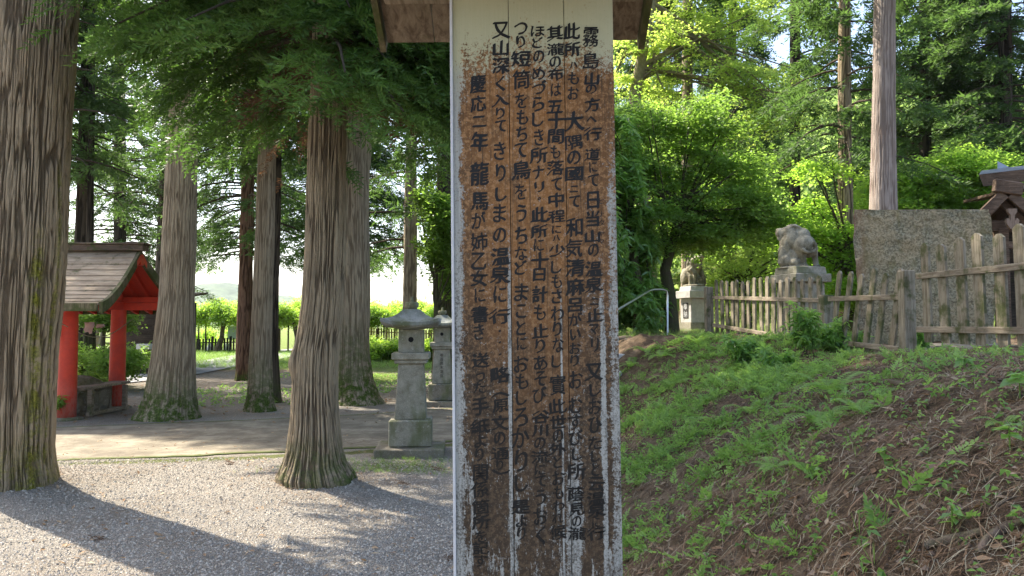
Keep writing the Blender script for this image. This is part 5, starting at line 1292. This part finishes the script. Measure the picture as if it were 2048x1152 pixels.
for i, (py, D) in enumerate(((708, 12.0), (742, 11.4), (776, 10.9))):
    a = P(1180, py, D); b = P(1282 - i * 40, py, D)
    tag(mk('step', *_ if False else (np.concatenate(MB().box(((a[0] + b[0]) / 2, D + .3, a[2] - .1), (b[0] - a[0], .8, .2), bev=.015).v), MB().box((0, 0, 0), (1, 1, 1), bev=.1).f), M['granite'], None), kind='structure')
tag(mk('pipe', *tube([P(1352, 688, 11.6), P(1380, 687, 11.7), P(1460, 687, 11.9)], .022, 10), M['pvc'], None, True), 'grey plastic pipe lying on the terrace edge before the fence', 'pipe')
tag(mk('pipe', *tube([P(1350, 686, 12.2), P(1430, 685, 12.4)], .018, 10), M['pvc'], None, True), 'thinner grey pipe lying just behind the grey plastic pipe', 'pipe')

# ------------------------------------------------------------------ bank: litter, greens, ferns, roots
R2 = np.random.default_rng(99)
def on_bank(n, ylo=1.7, yhi=11, xpad=3.9, bias=1.5):
    y = ylo + (yhi - ylo) * R2.uniform(0, 1, n) ** bias; toe = .12 + .05 * y
    x = toe - .1 + (np.minimum(xpad, .75 * y + .3) - toe + .1) * R2.uniform(0, 1, n); x = np.maximum(x, toe - .1)
    return x, y
def strands(n, Lr, wr, ylo, yhi, mat, name, label, cat, xy=None, lift=.012, rise=.15):
    x, y = xy if xy is not None else on_bank(n, ylo, yhi); n = len(x); z = terrain(x, y)
    a = R2.uniform(0, 2 * math.pi, n); L = R2.uniform(*Lr, n); w_ = R2.uniform(*wr, n); bend = R2.normal(0, .35, n)
    V = []; K = 4; rs = R2.uniform(-rise, rise, n)
    for k in range(K):
        t = k / (K - 1); ang = a + bend * t; px_ = x + np.cos(ang) * L * t; py_ = y + np.sin(ang) * L * t
        zz = terrain(px_, py_) + lift * R2.uniform(.4, 1.6, n) + np.abs(rs) * L * t * (1 - t) * 2
        ww = w_ * (1 - .7 * t) / 2; nx_ = -np.sin(ang) * ww; ny_ = np.cos(ang) * ww
        V += [np.stack([px_ + nx_, py_ + ny_, zz], -1), np.stack([px_ - nx_, py_ - ny_, zz + ww * .6], -1)]
    V = np.stack(V, 1).reshape(-1, 3); o = np.arange(n)[:, None, None] * (2 * K)
    F_ = (o + np.array([[2 * k, 2 * k + 1, 2 * k + 3, 2 * k + 2] for k in range(K - 1)])[None]).reshape(-1, 4)
    return tag(mk(name, V, F_, M[mat], None, False, {'rnd': np.repeat(R2.uniform(0, 1, n), 2 * K)}), label, cat, kind='stuff')
strands(38000, (.02, .12), (.0012, .0032), 1.6, 10, 'needle', 'needle_litter', 'reddish dry cedar needles strewn over the bank', 'litter')
strands(2000, (.08, .30), (.0025, .006), 1.6, 9, 'needle', 'twig_litter', 'thin brown twigs scattered on the bank', 'litter', lift=.02, rise=.3)
def flat_leaves(n, xy, Lr, mat, name, label, lift=.012, wr=.42, seed=1, tilt=.35):
    x, y = xy; z = terrain(x, y) + lift; n = len(x); r = np.random.default_rng(seed)
    t = np.array([(-.5, 0, 0), (-.1, .5, .12), (.5, 0, .03), (-.1, -.5, .10)]) ; L = r.uniform(*Lr, n)
    a = r.uniform(0, 2 * np.pi, n); d = np.stack([np.cos(a), np.sin(a), r.normal(0, tilt, n)], -1)
    v, f, rd = scatter([t * np.array((1, wr, .6))], np.stack([x, y, z], -1), d, L, r.uniform(0, 1, n), rn=r)
    return tag(mk(name, v, f, M[mat], None, False, {'rnd': rd}), label, 'litter', kind='stuff')
flat_leaves(0, on_bank(2200), (.02, .075), 'dryleaf', 'leaf_litter', 'tan fallen leaves scattered on the bank', seed=2)
n = 700; y = R2.uniform(2.2, 11.6, n); x = -R2.uniform(0, 1, n) * (.2 + .62 * y) + .1
flat_leaves(0, (x, y), (.025, .07), 'dryleaf', 'leaf_litter', 'tan fallen leaves scattered over the gravel', seed=3)
n = 2200; y = R2.uniform(2.2, 16, n); x = -R2.uniform(0, 1, n) * (.2 + .62 * y) + .1
strands(0, (.03, .13), (.002, .004), 0, 0, 'needle', 'needle_litter', 'dry cedar sprigs dropped over the gravel', 'litter', (x, y), lift=.012)
n = 900; y = R2.uniform(12, 24, n); x = -R2.uniform(0, 1, n) * (.62 * y) + .1
flat_leaves(0, (x, y), (.05, .12), 'dryleaf', 'leaf_litter', 'brown leaf litter under the far cedars', seed=4)
strands(9000, (.04, .16), (.0012, .003), 1.6, 9, 'straw', 'straw_litter', 'pale dry grass stems and rootlets scattered on the bank', 'litter', lift=.018, rise=.3)
for bx, by, lab in ((-4.9, 7.2, 'needles gathered round the base of the broad left trunk'), (-1.9, 7.4, 'needles gathered round the base of the ridged cedar')):
    n = 900; a = R2.uniform(0, 2 * np.pi, n); q = .40 + .65 * R2.uniform(0, 1, n) ** 1.5 + (.12 if bx < -3 else 0)
    strands(0, (.02, .10), (.0015, .0035), 0, 0, 'needle', 'needle_litter', lab, 'litter', (bx + q * np.cos(a), by + q * np.sin(a)), lift=.014)
def clods(n=9000):
    x, y = on_bank(n, 1.6, 9); z = terrain(x, y); s = R2.uniform(.004, .02, n) * R2.uniform(.3, 1, n)
    base = np.array([(1, 0, 0), (0, 1, 0), (-1, 0, 0), (0, -1, 0), (0, 0, .8), (0, 0, -.8)]); Fb = np.array([(0, 1, 4), (1, 2, 4), (2, 3, 4), (3, 0, 4)])
    V = base[None] * R2.uniform(.5, 1.4, (n, 6, 3)) * s[:, None, None] + np.stack([x, y, z + s * .2], -1)[:, None]
    m = Mat('soil_clods'); c = m.mix(m.attr('rnd'), (.06, .04, .028), (.30, .22, .16))
    tag(mk('soil_crumbs', V.reshape(-1, 3), (np.arange(n)[:, None, None] * 6 + Fb[None]).reshape(-1, 3), m.done(c, .95), None, False, {'rnd': np.repeat(R2.uniform(0, 1, n) ** 1.5, 6)}), 'crumbs of brown soil and small stones on the bank', 'soil', kind='stuff')
clods()
# stones of the gravel near the camera
def gravel(n=60000):
    y = 2.0 + 7.0 * R2.uniform(0, 1, n) ** 1.4; x = -R2.uniform(0, 1, n) * (.3 + .70 * y) + .25
    z = terrain(x, y); s = R2.uniform(.004, .0105, n) * (1 + .04 * y)
    base = np.array([(1, 0, 0), (0, 1, 0), (-1, 0, 0), (0, -1, 0), (0, 0, .75), (0, 0, -.5)]); Fb = np.array([(0, 1, 4), (1, 2, 4), (2, 3, 4), (3, 0, 4)])
    a = R2.uniform(0, 2 * np.pi, n); ca, sa = np.cos(a), np.sin(a); V = base[None] * R2.uniform(.6, 1.3, (n, 6, 1)) * s[:, None, None] * R2.uniform(.7, 1.3, (n, 1, 3))
    V = np.stack([V[..., 0] * ca[:, None] - V[..., 1] * sa[:, None], V[..., 0] * sa[:, None] + V[..., 1] * ca[:, None], V[..., 2]], -1) + np.stack([x, y, z + s * .1], -1)[:, None]
    F_ = (np.arange(n)[:, None, None] * 6 + Fb[None]).reshape(-1, 3)
    m = Mat('pebbles'); r_ = m.attr('rnd'); c = m.mix(r_, (.26, .23, .19), (.54, .475, .39))
    tag(mk('gravel_stones', V.reshape(-1, 3), F_, m.done(c, .85), None, False, {'rnd': np.repeat(R2.uniform(0, 1, n) ** 1.2, 6)}), 'loose pale grey gravel stones on the open ground', 'gravel', kind='stuff')
gravel()
# low greens on the bank: small leafy sprigs and grass blades
def greens(n, dens_fn, tpl, sc, mat, name, label, seed, up=.3, lift=.03):
    x, y = on_bank(n * 3, 1.8, 11.5, 4.3, 1.2); r = np.random.default_rng(seed)
    k = dens_fn(x, y) > r.uniform(0, 1, len(x)); x, y = x[k][:n], y[k][:n]; n = len(x); z = terrain(x, y) + lift * r.uniform(.3, 2, n)
    a = r.uniform(0, 2 * np.pi, n); d = np.stack([np.cos(a), np.sin(a), np.full(n, up) + r.normal(0, .3, n)], -1)
    v, f, rd = scatter(tpl, np.stack([x, y, z], -1), d, sc * r.uniform(.6, 1.4, n), r.uniform(0, 1, n), rn=r)
    return tag(mk(name, v, f, M[mat], None, False, {'rnd': rd}), label, 'ground cover', kind='stuff')
def gdens(x, y):
    # thick to the left and far part of the bank, thinning towards the right and near ground
    px = 1024 + x / y * F; t = 1 - sstep(1380, 1900, px); u = sstep(3.6, 6.8, y)
    return np.clip((.10 + .90 * t) * (.12 + .88 * u) * (.08 + 1.7 * sstep(.40, .54, fbm(x * 2.6, y * 2.6, 3, 41))), 0.02, 1)
BL = [np.concatenate([leaf(.11, .005) @ np.array(Matrix.Rotation(a, 3, 'Z') @ Matrix.Rotation(-b, 3, 'Y')).T for a, b in ((0, 1.1), (1.3, .8), (2.6, 1.2), (4.0, .9), (5.2, .7), (.6, 1.3))])]
FT = [spray_tpl(8, .20, .075, .022, .15, 80 + k) for k in range(3)]
greens(9000, gdens, TP['small'], .52, 'fern', 'ground_cover', 'small round-leaved weeds covering the bank', 201)
greens(2600, gdens, FT, .55, 'fern', 'ground_cover', 'small ferny sprigs spread over the bank', 202, .9, .02)
greens(1900, lambda x, y: gdens(x, y) * .9, BL, .75, 'grass', 'grass', 'thin grass tufts growing on the bank', 203, 0, .0)
greens(900, lambda x, y: np.full(len(x), .5), TP['small'], .55, 'laurel', 'ground_cover', 'sparse dark green seedlings on the bare part of the bank', 204)
# grass and weeds round the lantern and far lawn
n = 700; y = R2.uniform(7.8, 8.9, n); x = R2.normal(-1.3, .55, n)
v, f, rd = scatter(BL, np.stack([x, y, terrain(x, y)], -1), np.tile((1., 0, 0), (n, 1)), R2.uniform(.3, .6, n), R2.uniform(0, 1, n))
tag(mk('grass', v, f, M['grass'], None, False, {'rnd': rd}), 'short grass round the base slab of the nearer lantern', 'grass', kind='stuff')
n = 9000; y = R2.uniform(27, 44, n); x = -R2.uniform(0.02, .5, n) * y
v, f, rd = scatter(BL, np.stack([x, y, terrain(x, y)], -1), np.tile((1., 0, 0), (n, 1)), R2.uniform(1.0, 2.2, n), R2.uniform(0, 1, n))
tag(mk('grass', v, f, M['grass'], None, False, {'rnd': rd}), 'sunlit grass in the field beyond the cedars', 'grass', kind='stuff')
n = 5000; y = R2.uniform(13, 26, n); x = R2.uniform(1.2, 9, n)
v, f, rd = scatter(BL, np.stack([x, y, terrain(x, y)], -1), np.tile((1., 0, 0), (n, 1)), R2.uniform(.6, 1.6, n), R2.uniform(0, 1, n))
tag(mk('grass', v, f, M['grass'], None, False, {'rnd': rd}), 'rough grass on the terrace behind the fence', 'grass', kind='stuff')
n = 1600; y = R2.uniform(14.5, 25, n); x = -R2.uniform(.5, 7.5, n); kk = noise2(x * .5, y * .35, 66) > .45; x, y = x[kk], y[kk]; n = len(x)
v, f, rd = scatter(TP['small'], np.stack([x, y, terrain(x, y) + .02], -1), R2.normal(0, 1, (n, 3)) * (1, 1, .2), R2.uniform(.8, 1.6, n), R2.uniform(0, 1, n))
tag(mk('ground_cover', v, f, M['fern'], None, False, {'rnd': rd}), 'patchy low weeds under the far cedars', 'ground cover', kind='stuff')

def fern(label, px, py, size, nf=7, lean=(0, 0), seed=0, mat='fernlight', upr=.9):
    p = GT(px, py); root = thing('fern', label, 'fern', tuple(float(q) for q in p), group='ferns on the bank'); r = np.random.default_rng(seed + 300)
    for i in range(nf):
        az = 2 * math.pi * i / nf + r.uniform(-.4, .4); L = size * r.uniform(.7, 1.15); V = []; up = upr * r.uniform(.7, 1.2)
        d = np.array((math.cos(az), math.sin(az), 0)); s = np.array((-d[1], d[0], 0)); np_ = 17
        q = lambda t: p + (d * t * .8 + np.array((0, 0, 1)) * (up * t - .75 * t * t)) * L + np.array((*lean, 0)) * t * L
        for k in range(2, np_):
            t = k / np_; c = q(t); tg = q(t + .03) - c; tg /= np.linalg.norm(tg); pl = L * .24 * math.sin(math.pi * min(1, (t * .92 + .10))) ** .8
            for sg in (-1, 1):
                dd = s * sg + tg * .35 + np.array((0, 0, -.12)); dd /= np.linalg.norm(dd); w2 = tg * L * .024
                V += [c, c + dd * pl * .45 + w2, c + dd * pl, c + dd * pl * .45 - w2]
        for k in range(8):
            a, b = q(k / 8), q((k + 1) / 8); w2 = s * .0025; V += [a - w2, b - w2, b + w2, a + w2]
        mk('frond', np.array(V), np.arange(len(V)).reshape(-1, 4), M[mat], root, False, {'rnd': np.full(len(V), r.uniform(.2, .9))})
for i, a in enumerate([
    ('bright upright fern in the middle of the bank', 1548, 940, .20, 5), ('dark low fern with spreading fronds right of the bright upright fern', 1610, 950, .20, 6),
    ('tall fern clump on the slope left of the bare post', 1660, 790, .42, 9), ('broad fern just below the leafy shrub at the fence', 1640, 850, .38, 8),
    ('fern at the top left of the bank near the steps', 1290, 705, .42, 8), ('fern beside the fern at the top left of the bank', 1322, 716, .40, 8),
    ('fern against the right edge of the signboard near the steps', 1262, 735, .36, 7), ('tall fern at the foot of the left boar pedestal', 1395, 690, .45, 7),
    ('fern on the brow in front of the farthest fence run', 1520, 690, .42, 7), ('sunlit fern on the upper left slope', 1390, 765, .30, 7), ('fern on the upper slope below the grey pipe', 1440, 740, .32, 7),
    ('fern left of the tall fern clump', 1500, 830, .28, 7), ('fern in the middle left of the slope', 1420, 850, .26, 6), ('small fern on the left slope beside the root', 1330, 820, .22, 6),
    ('small pale fern low on the left slope', 1275, 970, .15, 5), ('tiny fern near the bottom left of the bank', 1550, 992, .09, 5), ('small fern on the needle litter low on the slope', 1415, 1090, .10, 5),
    ('small fern at the far right of the bank', 2010, 860, .15, 5), ('fern shoot on the litter below the fence post', 1760, 800, .18, 6), ('fern with few fronds right of the tall fern clump', 1720, 830, .30, 7)]):
    fern(a[0], a[1], a[2], a[3], a[4], seed=i)
def shrub(label, px, py, h, w_, seed, mat='laurel', tpl='broad', sc=.72, dens=260):
    p = GT(px, py); root = thing('shrub', label, 'shrub', tuple(float(q) for q in p), group='shrubs on the bank'); r = np.random.default_rng(seed)
    mb = MB(); b = []
    for k in range(6):
        e = p + np.array((r.uniform(-w_, w_) * .6, r.uniform(-w_, w_) * .5, h * r.uniform(.55, 1.0)))
        mb.tube([p - (0, 0, .03), p * .5 + e * .5 + np.array((0, 0, .05)), e], [.007, .005, .003], 5); b.append((e, (w_ * .42, w_ * .4, h * .22)))
        b.append((p * .45 + e * .55, (w_ * .42, w_ * .4, h * .2)))
    mb.build('stems', M['limb'], root, True, {'ridge': np.full(mb.n, .5), 'moss': np.full(mb.n, .3)})
    foliage('foliage', blobs(b, dens, TP[tpl], sc, seed, layers=0, hollow=.1, droop=-.2), M[mat], root)
shrub('leafy shrub covering the post between the farthest and middle fence runs', 1612, 712, .56, .26, 401)
shrub('dark-leaved shrub under the left end of the middle fence run', 1680, 705, .36, .40, 402)
shrub('small shrub on the brow left of the fence shrubs', 1490, 728, .34, .28, 403)
shrub('dark shrub tucked behind the bare fence post', 1842, 706, .28, .16, 404)
shrub('low shrub on the slope between the brow shrub and the leafy shrub', 1560, 742, .20, .24, 405)
def seedling(label, px, py, sc, seed):
    p = GT(px, py) + np.array((0, 0, .05)); r = np.random.default_rng(seed)
    v, f, rd = scatter([broad_tpl(6, .13, .075, 500 + seed, .35)], np.array([p, p + (.01, 0, .03)]), r.normal(0, 1, (2, 3)) * (1, 1, .1), np.array([1, .7]) * sc, [.6, .9], rn=r)
    s_, f2 = tube([p - (0, 0, .08), p + (0, 0, .03)], .003, 5)
    root = thing('seedling', label, 'plant', tuple(float(q) for q in p), group='broad-leaved seedlings on the bank'); mk('leaves', v, f, M['laurel'], root, False, {'rnd': rd}); mk('stem', s_, f2, M['fern'], root, True, {'rnd': np.full(len(s_), .5)})
seedling('broad-leaved seedling at the right edge of the bank', 2040, 800, .75, 1)
seedling('pale round-leaved seedling in the middle right of the bank', 1770, 935, .5, 2)
seedling('glossy seedling below the nearest fence run', 1930, 745, .6, 3)
seedling('seedling at the far right above the thin root', 2020, 905, .5, 4)
seedling('low seedling on the litter near the lower right corner', 1905, 1065, .35, 5)
if 0: shrub('few-leaved seedling at the right edge of the bank', 2030, 800, .12, .10, 406, tpl='small', dens=1200, sc=.8)
if 0: shrub('round-leaved seedling in the middle right of the bank', 1770, 935, .07, .06, 407, tpl='small', dens=2600, sc=.8)
def root_(label, pts, r_, name='tree_root'):
    P3 = [GT(a, b) + np.array((0, 0, r_ * .35)) for a, b in pts]; fine = []
    for i in range(len(P3) - 1):
        for t in np.linspace(0, 1, 5)[:-1]:
            q = P3[i] * (1 - t) + P3[i + 1] * t + R2.normal(0, r_ * .35, 3); q[2] = max(Tz(q[0], q[1]) + r_ * .2, q[2]); fine.append(q)
    n = len(fine); v, f = tube(fine, [r_ * (.55 + .6 * math.sin(math.pi * (k + 1) / (n + 1))) for k in range(n)], 8)
    tag(mk(name, v, f, M['rootbark'], None, True, {'ridge': np.tile(R2.uniform(.3, .8, 8), n), 'moss': np.full(n * 8, .25)}), label, 'root', 'roots and dead branches on the bank')
M['rootbark'] = bark_mat('root_bark', (.26, .19, .14), (.09, .06, .045))
root_('broken grey branch lying on the upper left slope', [(1362, 888), (1395, 868), (1428, 856)], .022)
root_('long root running down the left slope', [(1270, 965), (1305, 935), (1350, 900), (1372, 885)], .016)
root_('curved root on the lower middle of the bank', [(1490, 1042), (1560, 1036), (1600, 1030)], .008)
root_('root beside the round-leaved seedling', [(1690, 990), (1730, 968), (1770, 952)], .012)
root_('thick root at the right edge of the bank', [(1960, 1120), (2000, 1085), (2060, 1050)], .016)
root_('dark dead branch at the lower right corner', [(1850, 1100), (1920, 1085), (1990, 1070)], .014)
root_('thin root crossing the right part of the bank', [(1830, 960), (1880, 935), (1950, 930), (2030, 905)], .010)
root_('thin root climbing the right middle of the bank', [(1780, 1000), (1830, 975), (1880, 930)], .008)
root_('short dead stick standing out at the lower left of the bank', [(1322, 1072), (1335, 1035), (1340, 1010)], .007)
root_('flat root at the foot of the bare fence post', [(1750, 765), (1820, 772), (1900, 760)], .016)
for i in range(16):
    px = R2.uniform(1650, 2030); py = R2.uniform(760, 1120)
    root_('thin winding rootlet exposed in the bare right side of the bank', [(px, py), (px + R2.uniform(10, 30), py - R2.uniform(5, 25)), (px + R2.uniform(40, 80), py - R2.uniform(20, 50))], R2.uniform(.003, .006))
# dead sprigs on the gravel
def sprig(label, px, py, L, seed):
    x, y = G(px, py); z = Tz(x, y) + .015; r = np.random.default_rng(seed)
    v, f, rd = scatter(TP['cedar'], np.array([(x, y, z), (x + .02, y + .02, z + .01), (x - .02, y, z + .02)]), np.array([(1, r.uniform(-.6, .6), .05)] * 3) + r.normal(0, .25, (3, 3)) * (1, 1, .2), np.array([1, .8, .7]) * L / .36, r.uniform(.2, .8, 3), rn=r)
    tag(mk('dead_sprig', v, f, M['dead'], None, False, {'rnd': rd}), label, 'sprig', 'dead cedar sprigs on the gravel')
sprig('red-brown dead cedar sprig lying on the gravel at the lower left', 178, 1083, .13, 1)
sprig('dark dead sprig left of the nearer lantern slab on the gravel', 862, 942, .16, 2)
sprig('dead sprig on the gravel left of the ridged cedar', 452, 928, .16, 3)
sprig('dead sprig near the bottom edge left of the signboard', 892, 1120, .10, 4)
sprig('small dead sprig in front of the ridged cedar roots', 790, 978, .12, 5)
bpy.data.objects.remove(FO); bpy.data.curves.remove(FC)

# thin haze over the whole place: far hills fade in it
hz = MB().box((-100, 900, 60), (2400, 2000, 130)).build('haze', None); tag(hz, kind='stuff')
hm = bpy.data.materials.new('haze_air'); hm.use_nodes = True; hm.node_tree.nodes.clear()
ho = hm.node_tree.nodes.new('ShaderNodeOutputMaterial'); hv = hm.node_tree.nodes.new('ShaderNodeVolumePrincipled')
hv.inputs['Color'].default_value = (.86, .91, 1.0, 1); hv.inputs['Density'].default_value = .00016; hv.inputs['Anisotropy'].default_value = .2
hm.node_tree.links.new(hv.outputs[0], ho.inputs['Volume']); hz.data.materials.append(hm)
